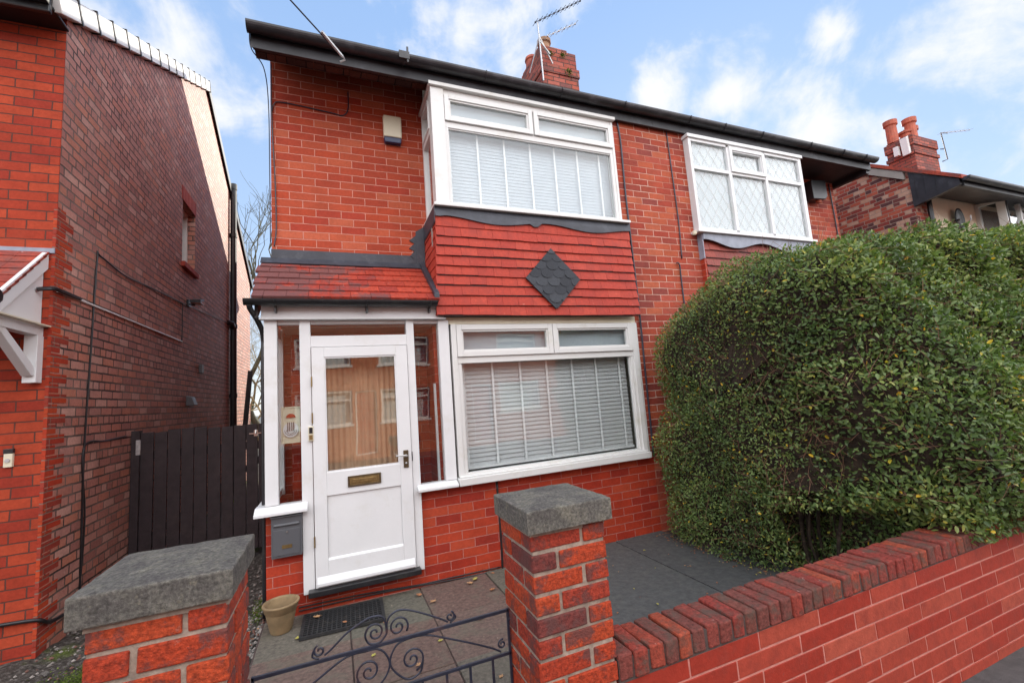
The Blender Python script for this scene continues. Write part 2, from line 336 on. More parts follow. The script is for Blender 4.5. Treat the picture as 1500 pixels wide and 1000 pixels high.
# ------------------------------------------------------------------ ground
def sheet(name, x0, x1, y0, y1, z, mat, th=.03):
    return tag(MB().box(x0, x1, y0, y1, z - th, z).build(name, mat), kind='structure')
tag(MB().box(-300, 300, -300, 300, -2.4, -1.905).build('ground', 'road'), kind='structure')
sheet('pavement', -40, 45, -.9, 1.70, -1.89, 'pavement', .012)
kb = MB()
for i in range(60): kb.box(-30 + i * .92, -30 + i * .92 + .91, -1.05, -.905, -2.2, -1.885)
tag(kb.build('kerb', 'capstone', bev=.01), kind='structure')
# garden earth / passage between the houses (undulating sheet)
mb = MB(); nx, ny = 150, 90
xs = np.concatenate([np.linspace(-9, 4.2, nx - 20), np.linspace(4.3, 24, 20)]); ys = np.concatenate([np.linspace(1.72, 6.5, ny - 20), np.linspace(6.7, 45, 20)])
V = []
for y in ys:
    for x in xs:
        h = .018 * math.sin(x * 5 + y * 3) + .012 * math.sin(x * 11 - y * 7) + U(-.012, .012)
        V.append((x, y, G - .045 + (h if x < -.4 else h * .3 - .02)))
F = [(j * nx + i, j * nx + i + 1, (j + 1) * nx + i + 1, (j + 1) * nx + i) for j in range(ny - 1) for i in range(nx - 1)]
mb.add(V, F); tag(mb.build('garden_ground', 'earth', smooth=True), kind='structure')
# path slabs
mb = MB(); mo = MB()
SL = [.05, .40, .75, .20, .70, .20, .55, .40, .05, .75, .20, .05, .60, .20, .40, .75]
xsl = [-.53, .075, .655, 1.25, 1.46]
for a, b in zip(xsl[:-1], xsl[1:]):
    for yy, y2 in ((1.72, 2.24), (2.25, 2.87), (2.88, 3.50), (3.51, 4.12)):
        dz = U(-.004, .004); mb.box(a + .004, b - .005, yy, y2, G - .04, G + dz, rnd=SL.pop())
tag(mb.build('path', 'slab', bev=.004), kind='structure')
sheet('path_bed', -.54, 1.46, 1.715, 4.13, G - .012, 'darkmortar', .05)
mb = MB()
mb.prism([(1.47, 1.91), (2.675, 1.91), (2.675, 4.12), (1.47, 4.12)], 'z', G - .04, G + .003)
mb.prism([(2.685, 1.91), (3.62, 1.91), (3.62, 2.95), (3.30, 3.5), (3.27, 4.12), (2.685, 4.12)], 'z', G - .04, G + .006)
tag(mb.build('patio', 'patio', bev=.003), kind='structure')
sheet('patio_bed', 1.46, 3.6, 1.905, 4.13, G - .012, 'darkmortar', .05)

# ------------------------------------------------------------------ window helpers
def sash(parent, x0, x1, z0, z1, yf, w=.062, name='window_frame', bead=.018):
    """a frame ring with a stepped inner bead"""
    m = MB().frame(x0, x1, z0, z1, w, yf, yf + .07)
    m.frame(x0 + w, x1 - w, z0 + w, z1 - w, bead, yf + .012, yf + .06)
    return m
def blind(parent, x0, x1, z0, z1, y, mat, tapes, tilt=.9, gap=.040, bow=0.0):
    m = MB(); n = int((z1 - z0) / gap)
    for i in range(n):
        z = z0 + gap * (i + .5); dz = .5 * .054 * math.sin(tilt); dy = .5 * .054 * math.cos(tilt)
        zz = z + U(-.0012, .0012)
        m.prism([(y - dy, zz - dz), (y - dy + .002, zz - dz - .001), (y + dy, zz + dz), (y + dy - .002, zz + dz + .001)], 'x', x0, x1)
    b = m.build('blind_slats', mat, parent)
    t = MB()
    for x in tapes: t.box(x - .011, x + .011, y - .029, y - .026, z0, z1)
    t.box(x0, x1, y - .025, y + .02, z0 - .025, z0 - .004)
    t.build('blind_tapes', 'tape', parent); return b

# ================================================================== OUR HOUSE
H = thing('red_brick_house', 'red brick semi-detached house in the middle with white glazed porch and red tile hung bay', 'house', (1.6, 6, G))
w = MB()
w.box(-.51, 1.02, P2, P2 + .22, G - .1, 3.62)                  # set-back front wall
w.prism([(P2 + .22, G - .1), (13.4, G - .1), (13.4, 3.35), (9.0, 6.0), (P2 + .22, 3.6)], 'x', -.51, -.29)  # flank
w.box(-.29, 3.77, 13.2, 13.4, G - .1, 3.3)
w.box(.985, 1.02, P1 + .13, P2, -.8, 1.86)                      # bay cheek (inside)
w.build('upper_wall', 'brick_house', H)
w = MB()
w.box(-.515, -.207, P1, P1 + .11, G - .1, -.79)
w.box(-.207, .685, P1, P1 + .11, G - .1, -1.458)
w.box(.685, 3.28, P1, P1 + .11, G - .1, -.785)
w.box(-.515, -.40, P1 + .11, P2, G - .1, -.79)
w.build('plinth_wall', 'brick_plinth', H)
w = MB()
w.box(3.20, 3.80, P1, P1 + .3, -.785, 3.22); w.box(3.28, 3.80, P1, P1 + .11, G - .1, -.785)
w.build('pier_wall', 'brick_weathered', H)
w = MB()
w.box(.95, 3.2, P1 + .09, P1 + .13, .70, 1.87)                 # board behind hung tiles
w.box(.95, 3.2, 4.55, 4.58, -.78, .72); w.box(1.02, 3.2, 4.58, 4.60, 1.87, 3.2)
w.box(1.0, 3.2, P1 + .13, 4.6, .70, .74); w.box(1.0, 3.2, P1 + .13, 4.6, 1.80, 1.84); w.box(1.0, 3.2, P1 + .13, 4.6, -.82, -.79)
w.box(3.17, 3.2, P1 + .13, 4.6, -.8, 3.2)
w.build('inner_lining', 'plaster', H)
# eaves
e = MB()
e.prism([(4.04, 3.17), (4.04, 3.33), (4.07, 3.33), (4.07, 3.17)], 'x', -.58, 3.765)
e.prism([(4.07, 3.19), (4.60, 3.60), (4.60, 3.62), (4.07, 3.22)], 'x', -.58, 1.0)
e.box(1.0, 3.765, 4.07, 4.6, 3.20, 3.22)
e.prism([(4.04, 3.17), (4.04, 3.33), (4.5, 3.68), (4.5, 3.50)], 'x', -.60, -.58)
e.build('fascia_board', 'fascia', H)
def gutter(parent, x0, x1, y, z, r=.062, th=.006, mat='gutter', name='gutter', lip=True):
    prof = [(y + r * math.cos(t), z - .0 + r * 1.0 * math.sin(t)) for t in [math.pi + math.pi * i / 12 for i in range(13)]]
    inn = [(y + (r - th) * math.cos(t), z + (r - th) * math.sin(t)) for t in [math.pi + math.pi * i / 12 for i in range(13)]][::-1]
    m = MB(); m.prism(prof + inn, 'x', x0, x1)
    m.prism(prof, 'x', x0 - .004, x0 + .003); m.prism(prof, 'x', x1 - .003, x1 + .004)
    return m
g = gutter(H, -.615, 3.768, 3.985, 3.335, .066)
for x in (.71, 1.55, 2.45, 3.3): g.tube([(x, 3.985 + .071 * math.cos(t), 3.335 + .071 * math.sin(t)) for t in [math.pi + math.pi * i / 10 for i in range(11)]], .008, 5)
g.box(.66, .76, 3.905, 3.925, 3.27, 3.345); g.prism([(3.91, 3.40), (3.93, 3.41), (3.93, 3.24), (3.91, 3.24)], 'x', .735, .752)
g.build('gutter', 'gutter', H, smooth=False)
# moss and tile edge above gutter
t = MB(); x = -.6
while x < 3.7:
    t.box(x, min(x + .163, 3.76), 3.965, 4.4, 3.338 + U(-.004, .005), 3.362, jit=.002); x += .166
t.box(-.58, 3.76, 4.05, 9.0, 3.30, 3.34, m=Matrix.Translation((0, 4.05, 3.33)) @ Matrix.Rotation(.545, 4, 'X') @ Matrix.Translation((0, -4.05, -3.33)))
t.prism([(9.0, 6.02), (9.0, 6.08), (13.6, 3.40), (13.6, 3.34)], 'x', -.58, 3.76)
t.build('roof', 'roof', H)

# ---- hung tiles
def hung(parent, x0, x1, z0, z1, rows, yt, yb, name, mat, left_return=None, hole=None, tw=.166, xt0=None):
    m = MB(); row_shade = MB(); g = (z1 - z0) / rows
    for r in range(rows):
        zb = z0 + g * r; f = (r + .5) / rows; y = yb + (yt - yb) * f
        xa = x0 + (0 if xt0 is None else (xt0 - x0) * f)
        off = (0 if r % 2 else tw / 2); x = xa - off; first = True
        while x < x1:
            a = max(x, xa); b = min(x + tw, x1) - .002
            x += tw
            if b - a < .015: continue
            top = zb + g + .02
            if hole and abs((zb + g / 2) - hole[1]) < hole[3] + g * .3:
                hw = hole[2] * max(0, 1 - abs(zb + g * .45 - hole[1]) / hole[3]) - .03
                if hw > 0:
                    if a > hole[0] - hw and b < hole[0] + hw: continue
            th = .016; jz = U(-.0035, .0035) + .004 * math.sin(a * 2.3 + r * 1.7); jy = U(-.002, .002)
            m.prism([(y + jy - .012, zb + jz), (y + jy + th - .012, zb + jz), (y + th + .016, top), (y + .016, top)], 'x', a, b)
        row_shade.prism([(y + .0, zb - .007), (y + .03, zb - .007), (y + .03, zb + .008), (y + .0, zb + .002)], 'x', xa + .01, x1 - .003)  # dark strip under each tile row, standing in for its shadow line
        if left_return:
            yy = y + .014; ww = .17; off = 0 if r % 2 else .08
            while yy < P2:
                b = min(yy + ww - off, P2) - .002; off = 0
                m.prism([(xa - .002, zb + U(-.003, .003)), (xa + .012, zb), (xa + .026, zb + g + .02), (xa + .012, zb + g + .02)], 'y', yy, b)
                yy = b + .002
    row_shade.build('tile_row_shade', 'gatewood', parent)
    return m.build(name, mat, parent)
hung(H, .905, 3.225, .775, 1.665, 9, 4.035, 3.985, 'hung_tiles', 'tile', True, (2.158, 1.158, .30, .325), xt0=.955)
# top cut course under the lead
m = MB(); x = .955
while x < 3.22:
    b = min(x + .166, 3.235) - .002; zt = lambda q: 1.765 - .028 * math.sin((q - .96) * 2.9) + (.0 if q < 2.05 or q > 2.15 else -.0)
    m.add([(x, 4.035, 1.665), (b, 4.035, 1.665), (b, 4.044, 1.81), (x, 4.044, 1.81), (x, 4.05, 1.665), (b, 4.05, 1.665), (b, 4.06, 1.81), (x, 4.06, 1.81)], [(0, 1, 2, 3), (4, 7, 6, 5), (0, 4, 5, 1), (0, 3, 7, 4), (1, 5, 6, 2)]); x = b + .002
yy = 4.05
while yy < P2:
    b = min(yy + .15, P2); m.prism([(.953, 1.665), (.966, 1.665), (.98, 1.76), (.967, 1.76)], 'y', yy, b - .002); yy = b
m.build('hung_tiles_top_course', 'tile', H)
# lead apron with wavy edge
pts = [(.955, 1.86)]
bot = []
for i in range(49):
    q = .955 + (3.245 - .955) * i / 48
    f = i / 48
    z = 1.742 + .028 * math.cos((f - .04) * 2 * math.pi * 2.05) if f > .04 else 1.76
    if abs(f - .47) < .012: z -= .035
    bot.append((q, z))
m = MB(); poly = [(.955, 1.86)] + bot + [(3.245, 1.86)]
n = len(poly); vs = []
for q, z in poly: vs.append((q, 4.022 + (1.0 if z > 1.8 else 0) * .02, z))
m.add(vs + [(a, b + .006, c) for a, b, c in vs], [tuple(range(n)), tuple(range(2 * n - 1, n - 1, -1))] + [(i, (i + 1) % n, (i + 1) % n + n, i + n) for i in range(n)])
m.prism([(.945, 1.86), (.945, 1.72), (.950, 1.70), (.952, 1.86)], 'y', 4.03, P2)
m.build('lead_apron', 'lead', H)
# black fish-scale diamond
def clip_rhomb(p, cx, cz, a, b):
    for sx, sz in ((1, 1), (1, -1), (-1, -1), (-1, 1)):
        f = lambda q: 1 - (sx * (q[0] - cx) / a + sz * (q[1] - cz) / b)
        out = []
        for i in range(len(p)):
            u, v = p[i], p[(i + 1) % len(p)]; fu, fv = f(u), f(v)
            if fu >= 0: out.append(u)
            if (fu >= 0) != (fv >= 0):
                t = fu / (fu - fv); out.append((u[0] + (v[0] - u[0]) * t, u[1] + (v[1] - u[1]) * t))
        p = out
        if len(p) < 3: return []
    return p
m = MB(); g = .0985; cx, cz = 2.158, 1.158
rows = [(1.158 + .315, .03), ]
m2 = []
for r in range(8):
    zb = cz - .345 + r * .0885
    k_ = 6 - (r % 2)
    wd = .14
    for i in range(k_):
        x = cx + (i - (k_ - 1) / 2) * .138
        pr = [(x - wd / 2, zb + .125), (x - wd / 2, zb + .04), (x - wd * .36, zb + .012), (x - wd * .16, zb + .0), (x + wd * .16, zb + .0), (x + wd * .36, zb + .012), (x + wd / 2, zb + .04), (x + wd / 2, zb + .125)]
        yy = 3.958 + .004 * r * .8 + .002 * (i % 2)
        pr = clip_rhomb(pr, cx, cz, .318, .33)
        if len(pr) < 3: continue
        n = len(pr); base = [(px, yy + (pz - zb) * .09, pz) for px, pz in pr]
        m.add(base + [(a, b + .010, c) for a, b, c in base], [tuple(range(n)), tuple(range(2 * n - 1, n - 1, -1))] + [(q, (q + 1) % n, (q + 1) % n + n, q + n) for q in range(n)])
m.prism([(cx, cz - .32), (cx + .308, cz), (cx, cz + .32), (cx - .308, cz)], 'y', 3.985, 4.03)
m.build('black_diamond_tiles', 'slate', H)

# ---- upper bay window
W = MB()
W.box(.98, 1.115, 4.06, 4.16, 1.895, 3.15)
W.box(3.15, 3.182, 4.07, 4.14, 1.895, 3.15)
W.box(1.115, 3.15, 4.075, 4.14, 3.09, 3.15); W.box(1.115, 3.15, 4.075, 4.14, 2.735, 2.80); W.box(1.115, 3.15, 4.075, 4.14, 1.895, 1.93)
W.box(1.115, 1.15, 4.075, 4.14, 1.93, 2.735); W.box(3.11, 3.15, 4.075, 4.14, 1.93, 2.735)
W.box(1.15, 3.11, 4.085, 4.12, 1.93, 1.945); W.box(1.15, 3.11, 4.085, 4.12, 2.722, 2.735)
W.box(.96, 3.20, 4.03, 4.16, 3.152, 3.19)                       # head board
W.box(2.108, 2.122, 4.075, 4.14, 2.80, 3.09)
wo = W.build('upper_bay_window', 'upvc', H, bev=.003)
for a, b in ((1.118, 2.106), (2.124, 3.148)):
    sash(wo, a, b, 2.802, 3.088, 4.052, .048).build('opening_fanlight', 'upvc', wo, bev=.003)
MB().box(.945, 3.245, 4.0, 4.13, 1.862, 1.893).build('window_sill', 'upvc', wo, bev=.005)
m = MB(); m.framex(4.16, 4.59, 1.895, 3.15, .05, .985, 1.045); m.box(.985, 1.045, 4.21, 4.54, 2.72, 2.78)
m.box(.955, 1.0, 4.165, 4.6, 1.862, 1.893); m.box(.962, 1.0, 4.165, 4.6, 3.152, 3.19)
m.framex(4.21, 4.54, 2.78, 3.10, .03, .975, 1.04)
m.build('side_frame', 'upvc', wo, bev=.003)
m = MB(); m.box(1.15, 3.11, 4.10, 4.106, 1.94, 2.73); m.box(1.16, 2.06, 4.085, 4.091, 2.85, 3.04); m.box(2.17, 3.10, 4.085, 4.091, 2.85, 3.04)
m.box(1.012, 1.018, 4.2, 4.55, 1.94, 3.1)
m.build_each('pane', 'glass', wo)
blind(wo, 1.13, 3.14, 1.95, 2.78, 4.19, 'blindup', [1.17, 1.48, 1.785, 2.095, 2.40, 2.70, 3.0], 1.42, .037)
MB().box(1.12, 3.14, 4.135, 4.15, 2.79, 3.10).build('frosted_backing', 'frosted', wo)

# ---- lower window
W = MB()
W.box(1.05, 1.10, 4.055, 4.15, -.725, .70); W.box(3.13, 3.19, 4.055, 4.15, -.725, .70)
W.box(1.10, 3.13, 4.07, 4.14, .695, .70); W.box(1.10, 3.13, 4.065, 4.14, .322, .382)
W.box(1.10, 1.135, 4.07, 4.14, -.725, .322); W.box(3.095, 3.13, 4.07, 4.14, -.725, .322)
W.box(1.135, 3.095, 4.07, 4.14, -.725, -.695)
W.box(1.135, 1.148, 4.085, 4.12, -.695, .322); W.box(3.083, 3.095, 4.085, 4.12, -.695, .322)
W.box(3.192, 3.225, 4.075, 4.12, -.74, .70)
wo = W.build('lower_bay_window', 'upvc', H, bev=.003)
MB().box(1.0, 3.21, 4.075, 4.14, .702, .772).build('window_head_trim', 'cream', wo, bev=.003)
for a, b in ((1.102, 2.128), (2.134, 3.128)):
    sash(wo, a, b, .384, .693, 4.047, .05).build('opening_fanlight', 'upvc', wo, bev=.003)
m = MB(); m.box(1.035, 3.175, 3.985, 4.14, -.792, -.727); m.box(1.05, 3.165, 4.02, 4.14, -.727, -.712)
m.build('window_sill', 'upvc', wo, bev=.006)
m = MB(); m.box(1.14, 3.09, 4.10, 4.106, -.70, .322); m.box(1.16, 2.07, 4.08, 4.086, .43, .64); m.box(2.19, 3.08, 4.08, 4.086, .43, .64)
m.build_each('pane', 'glass', wo)
MB().box(1.11, 3.12, 4.145, 4.155, .385, .69).build('frosted_backing', 'frosted', wo)
blind(wo, 1.14, 3.10, -.66, .375, 4.20, 'blind', [1.18, 1.48, 1.782, 2.086, 2.39, 2.69, 2.997], 1.22, .042)

# ---- porch
PF = MB()
PF.box(-.515, -.42, 4.06, 4.16, -.735, .745)
PF.box(-.252, -.168, 4.06, 4.16, -1.447, .745)
PF.box(.632, .70, 4.06, 4.16, -1.447, .745)
PF.box(.93, 1.03, 4.06, 4.16, -.735, .745)
PF.box(-.168, .632, 4.06, 4.16, .515, .61)
PF.box(-.42, -.252, 4.08, 4.15, .712, .745); PF.box(.70, .93, 4.08, 4.15, .712, .745); PF.box(-.168, .632, 4.08, 4.15, .715, .745)
PF.box(-.515, -.42, P2 - .06, P2 - .002, -.735, .745); PF.box(-.50, -.44, 4.16, P2 - .06, .65, .745); PF.box(-.50, -.44, 4.16, P2 - .06, -.735, -.68)
po = PF.build('porch_frame', 'white', H, bev=.004)
m = MB(); m.box(-.53, .985, 4.03, 4.08, .748, .885); m.box(-.545, 1.0, 4.015, 4.08, .746, .757)
m.build('porch_fascia', 'white', po, bev=.003)
m = MB(); m.prism([(3.985, -.80), (3.985, -.775), (4.06, -.738), (4.16, -.738), (4.16, -.80)], 'x', -.585, -.21)
m.box(-.583, -.515, 4.16, P2, -.80, -.74)
m.build('porch_sill', 'white', po, bev=.005)
m = MB(); m.prism([(3.985, -.79), (3.985, -.765), (4.06, -.738), (4.16, -.738), (4.16, -.79)], 'x', .665, 1.028)
m.build('porch_sill', 'white', po, bev=.005)
m = MB(); m.box(-.42, -.252, 4.10, 4.106, -.735, .712); m.box(.70, .93, 4.10, 4.106, -.735, .712); m.box(-.168, .632, 4.10, 4.106, .61, .715); m.box(-.475, -.47, 4.16, 4.54, -.68, .65)
m.build_each('side_pane', 'glass', po)
m = MB(); m.box(-.5, .95, 4.07, P2, .886, .90); m.box(-.40, .93, 4.17, P2 - .003, .70, .712); m.box(-.4, .93, 4.212, P2, G, -1.44); m.build_each('inner_board', 'plaster', po)
MB().box(.90, .934, 4.17, 4.595, -1.4, .70).build('inner_return_wall', 'brick_plinth', po)
MB().box(-.36, .93, 4.57, 4.597, -1.45, .70).build('inner_wall', 'brick_plinth', po)
MB().box(.875, .895, 4.13, 4.16, -.735, .15).build('grey_inner_panel', 'blind', po)
# curtain behind door glass
m = MB(); n = 90; z0, z1 = -.62, .50; V = []
for i in range(n + 1):
    x = -.13 + .75 * i / n; y = 4.26 + .010 * math.sin(i * 1.1) + .006 * math.sin(i * .37)
    V += [(x, y, z0), (x, y, z1)]
m.add(V, [(2 * i, 2 * i + 2, 2 * i + 3, 2 * i + 1) for i in range(n)]); m.build('door_curtain', 'curtain', po, smooth=True)
# plaque with a plain arch motif, seen through the left side glass
m = MB(); m.frame(-.405, -.262, -.27, .03, .010, 4.150, 4.162); m.box(-.395, -.272, 4.158, 4.165, -.26, .02)
tag(m.build('framed_plaque', 'cream', None, bev=.002), 'small cream framed plaque with an oval design behind the glass left of the door', 'plaque')
pl = bpy.data.objects['framed_plaque']
m = MB(); cx, cz = -.333, -.16
m.add([(cx + .058 * math.cos(t), 4.147, cz + .062 * math.sin(t)) for t in [2 * math.pi * i / 28 for i in range(28)]] + [(cx + .058 * math.cos(t), 4.157, cz + .062 * math.sin(t)) for t in [2 * math.pi * i / 28 for i in range(28)]],
      [tuple(range(28))] + [(i, (i + 1) % 28, (i + 1) % 28 + 28, i + 28) for i in range(28)])
m.build('oval_panel', 'white', pl)
m = MB()
m.prism([(cx + .036 * math.cos(t), -.06 + .032 * math.sin(t)) for t in [math.pi * i / 10 for i in range(11)]], 'y', 4.149, 4.156)
m.build('arch_motif', 'brick_plinth', pl)
m = MB()
for i, dx in enumerate((-.022, -.008, .008, .022)): m.box(cx + dx - .003, cx + dx + .003, 4.142, 4.146, cz - .01, cz + .062)
for rr in (.045, .032): m.tube([(cx + rr * math.cos(t), 4.145, cz + .0 + rr * math.sin(t)) for t in [math.pi + math.pi * i / 12 for i in range(13)]], .0018, 4)
m.build('line_motif', 'brassdark', pl)
# door
D = MB(); dy0, dy1 = 4.045, 4.085
gx0, gx1, gz0, gz1 = -.066, .526, -.53, .425
D.box(-.163, gx0, dy0, dy1, -1.412, .51); D.box(gx1, .628, dy0, dy1, -1.412, .51)
D.box(gx0, gx1, dy0, dy1, gz1, .51); D.box(gx0, gx1, dy0, dy1, -.715, gz0); D.box(gx0, gx1, dy0, dy1, -1.412, -1.215)
D.box(gx0, gx1, dy0 + .014, dy1, -1.215, -.715)
do = D.build('front_door', 'white', H, bev=.003)
m = MB(); m.prism([(4.045, -1.33), (4.045, -1.395), (4.02, -1.395), (4.02, -1.375)], 'x', -.15, .615)
m.prism([(dy0, -1.215), (dy0 + .014, -1.200), (dy0 + .014, -1.215)], 'x', gx0, gx1)
m.build('weather_bar', 'white', do)
MB().box(gx0, gx1, 4.062, 4.068, gz0, gz1).build('door_glass', 'glassdoor', do)
m = MB(); m.frame(gx0, gx1, gz0, gz1, .012, 4.052, 4.06); m.build('glazing_bead', 'white', do)
m = MB(); m.frame(.095, .362, -.668, -.580, .014, 4.034, 4.045); m.build('letter_slot', 'brassdark', do, bev=.003)
m = MB(); m.box(.109, .348, 4.038, 4.044, -.654, -.594); m.box(.13, .325, 4.034, 4.038, -.640, -.608); m.build('letter_flap', 'brass', do, bev=.003)
m = MB(); m.box(.556, .600, 4.036, 4.045, -.57, -.42); m.build('handle_plate', 'brassdark', do, bev=.004)
m = MB(); m.tube([(.578, 4.036, -.462), (.578, 3.995, -.462), (.57, 3.985, -.462), (.52, 3.985, -.458), (.485, 3.99, -.455)], [.010, .010, .010, .008, .007], 8); m.tube([(.578, 4.036, -.53), (.578, 4.028, -.53)], .009, 8)
m.build('door_handle', 'steel', do, smooth=True)
m = MB()
for z in (.18, -.12, -1.10): m.tube([(-.165, 4.042, z), (-.165, 4.042, z + .085)], .006, 6)
m.build_each('hinge', 'brass', do)
MB().box(.632, .638, 4.052, 4.059, -.52, -.44).build('lock_keep', 'black', do)
MB().box(-.215, .66, 3.985, 4.15, -1.456, -1.413).build('door_step', 'black', H, bev=.005)
# key safe / bell
m = MB().box(-.197, -.157, 4.038, 4.06, -.262, -.143)
b = m.build('door_bell', 'cream', None, bev=.004); tag(b, 'small two-tone door bell on the white frame beside the front door glass', 'door bell')
MB().box(-.190, -.164, 4.034, 4.038, -.20, -.152).build('bell_screen', 'black', b); MB().box(-.190, -.164, 4.033, 4.038, -.250, -.212).build('bell_button', 'brass', b)
# post box
m = MB(); m.box(-.470, -.254, 4.02, 4.095, -1.125, -.815); m.prism([(4.018, -.865), (4.004, -.880), (4.018, -.895)], 'x', -.452, -.272)
m.box(-.478, -.246, 4.005, 4.095, -.822, -.812)
b = m.build('wall_post_box', 'postbox', None, bev=.006); tag(b, 'grey metal post box fixed to the brick below the porch sill', 'post box')
MB().box(-.455, -.269, 4.014, 4.019, -1.105, -.915).build('box_door', 'postbox', b, bev=.002)
MB().box(-.395, -.325, 4.010, 4.014, -1.055, -1.03).build('name_plate', 'brass', b)
m = MB(); m.tube([(-.36, 4.008, -.935), (-.36, 4.014, -.935)], .007, 10); m.build('box_lock', 'steel', b)

# porch roof
m = MB(); rows = 6; y0, z0, y1, z1 = 3.93, .905, 4.60, 1.40
sl = math.atan2(z1 - z0, y1 - y0); L = math.hypot(z1 - z0, y1 - y0); gg = L / rows; tw = .166
for r in range(rows):
    off = 0 if r % 2 else tw / 2; x = -.585 - off - (.01 * r / rows)
    while x < .93:
        a = max(x, -.585 - .008 * r); b = min(x + tw, .93) - .003; x += tw
        if b - a < .02: continue
        ya = y0 + gg * r * math.cos(sl); za = z0 + gg * r * math.sin(sl)
        A = Matrix.Translation((0, ya, za)) @ Matrix.Rotation(sl - .085 + U(-.012, .012), 4, 'X')
        m.box(a, b, 0, gg + .05, -.002, .018 + U(-.001, .003), m=A)
m.build('porch_roof_tiles', 'porchtile', H)
m = MB(); m.prism([(3.99, .89), (4.6, 1.36), (4.6, 1.39), (3.94, .90)], 'x', -.58, .925); m.prism([(4.02, .76), (4.02, .90), (4.59, 1.36), (4.59, 1.1)], 'x', -.575, -.55)
m.build('porch_roof_deck', 'black', H)
m = gutter(H, -.635, .90, 3.945, .895, .048)
for x in (-.42, .29, .84):
    m.tube([(x, 3.945 + .052 * math.cos(t), .895 + .052 * math.sin(t)) for t in [math.pi + math.pi * i / 10 for i in range(11)]], .007, 5); m.box(x - .008, x + .008, 3.96, 4.03, .80, .85)
m.build('porch_gutter', 'black', H)
m = MB(); m.tube(smoothline([(-.60, 3.945, .86), (-.595, 3.97, .82), (-.56, 4.12, .74), (-.535, 4.20, .62), (-.535, 4.20, .3), (-.535, 4.2, G)], 6), .021, 10)
m.build('porch_downpipe', 'black', H, smooth=True)
# lead along the wall above porch roof, stepped lead and valley
m = MB(); m.box(-.515, .86, 4.592, 4.599, 1.435, 1.535); m.prism([(4.60, 1.445), (4.592, 1.45), (4.535, 1.385), (4.54, 1.378)], 'x', -.60, .90)
m.prism([(.80, 1.44), (.80, 1.46), (.835, 1.50), (.79, 1.53), (.84, 1.585), (.785, 1.615), (.845, 1.67), (.79, 1.70), (.86, 1.76), (.95, 1.80), (.95, 1.44)], 'y', 4.588, 4.599)
m.prism([(.86, 1.40), (.86, 1.8), (.95, 1.86), (.95, 1.40)], 'y', 4.58, 4.587)
m.prism([(3.93, .93), (4.59, 1.42), (4.59, 1.47), (3.93, .975)], 'x', .885, .93)
m.build('lead_flashing', 'lead', H)
# chimney of the pair
C = MB()
C.box(3.43, 4.15, 6.1, 6.9, 4.2, 5.42); C.box(3.41, 4.17, 6.08, 6.92, 5.42, 5.58); C.box(3.43, 4.14, 6.11, 6.9, 5.58, 5.90)
C.box(3.45, 3.98, 6.13, 6.88, 5.90, 5.955); C.box(3.62, 4.10, 6.2, 6.8, 5.90, 5.985)
co = C.build('chimney_stack', 'brick_chimney', H, bev=.008)
m = MB(); m.lathe([(.115, 5.93), (.115, 6.0), (.10, 6.02), (.095, 6.16), (.125, 6.18), (.125, 6.24), (.10, 6.25), (.085, 6.24), (.08, 6.0)], 3.66, 6.35, 16)
m.build('buff_chimney_pot', 'chimneypotpale', co, smooth=False)
m = MB(); m.lathe([(.12, 5.93), (.11, 6.10), (.13, 6.12), (.12, 6.17), (.09, 6.17), (.08, 6.0)], 3.58, 6.72, 16)
m.build('red_chimney_pot', 'chimneypot', co)
for c, lab in (((3.85, 6.095, 5.78), 'small weed tuft high on the ragged middle chimney, uppermost to the right'), ((3.93, 6.075, 5.46), 'lowest and largest weed tuft sprouting from the middle chimney brick band'), ((3.60, 6.095, 5.75), 'weed tuft behind the aerial bracket on the middle chimney')):
  m = MB()
  for q in range(60):
    p = Vector((random.gauss(c[0], .028), 6.095 - abs(random.gauss(0, .02)) - (.02 if c[2] < 5.5 else 0), random.gauss(c[2], .025)))
    d = Vector((U(-1, 1), U(-1, 0), U(-.5, 1))).normalized() * .035
    m.add([p, p + d + Vector((.008, 0, 0)), p + d * 1.3, p + d - Vector((.008, 0, 0))], [(0, 1, 2, 3)])
  tag(m.build('wall_weed', 'moss', None), lab, 'weed')

# aerials on chimney
m = MB(); m.tube([(3.40, 6.02, 5.17), (3.39, 6.02, 5.9), (3.37, 6.0, 6.22)], .014, 6); m.tube([(3.39, 6.0, 5.95), (3.62, 6.04, 5.55)], .011, 5); m.tube([(3.39, 6.0, 5.88), (3.56, 6.0, 5.68)], .011, 5)
m.tube([(3.41, 6.02, 5.55), (3.45, 6.14, 5.55)], .012, 5); m.tube([(3.38, 6.02, 5.95), (3.30, 6.3, 5.5)], .010, 5)
def yagi(parent, a, b, n, mat='alu'):
    a, b = Vector(a), Vector(b); mm = MB(); mm.tube([a, b], .007, 5); d = (b - a).normalized(); s = d.cross(Vector((0, 0, 1))).normalized()
    for i in range(n):
        p = a + (b - a) * (i / (n - 1)); mm.tube([p - s * .09, p + s * .09], .004, 4); mm.box(p.x - .012, p.x + .012, p.y - .012, p.y + .012, p.z - .012, p.z + .012)
    return mm
a = one('television_aerial', m, 'alu', 'twin rod television aerial with silver bracket strapped to the middle chimney', 'aerial')
yagi(a, (3.33, 6.0, 6.22), (4.35, 6.1, 7.02), 11).build('upper_aerial_rod', 'iron', a)
yagi(a, (3.60, 6.1, 6.12), (4.26, 6.2, 6.62), 6).build('lower_aerial_rod', 'alu', a)

# alarms
m = MB(); m.box(.566, .757, 4.535, 4.6, 2.83, 3.075)
a = m.build('alarm_box', 'cream', None, bev=.012); tag(a, 'cream alarm box with navy base on the brick beside the upper bay window', 'alarm')
MB().prism([(.57, 2.828), (.753, 2.828), (.747, 2.768), (.577, 2.768)], 'y', 4.54, 4.6).build('alarm_base', 'navy', a, bev=.008)

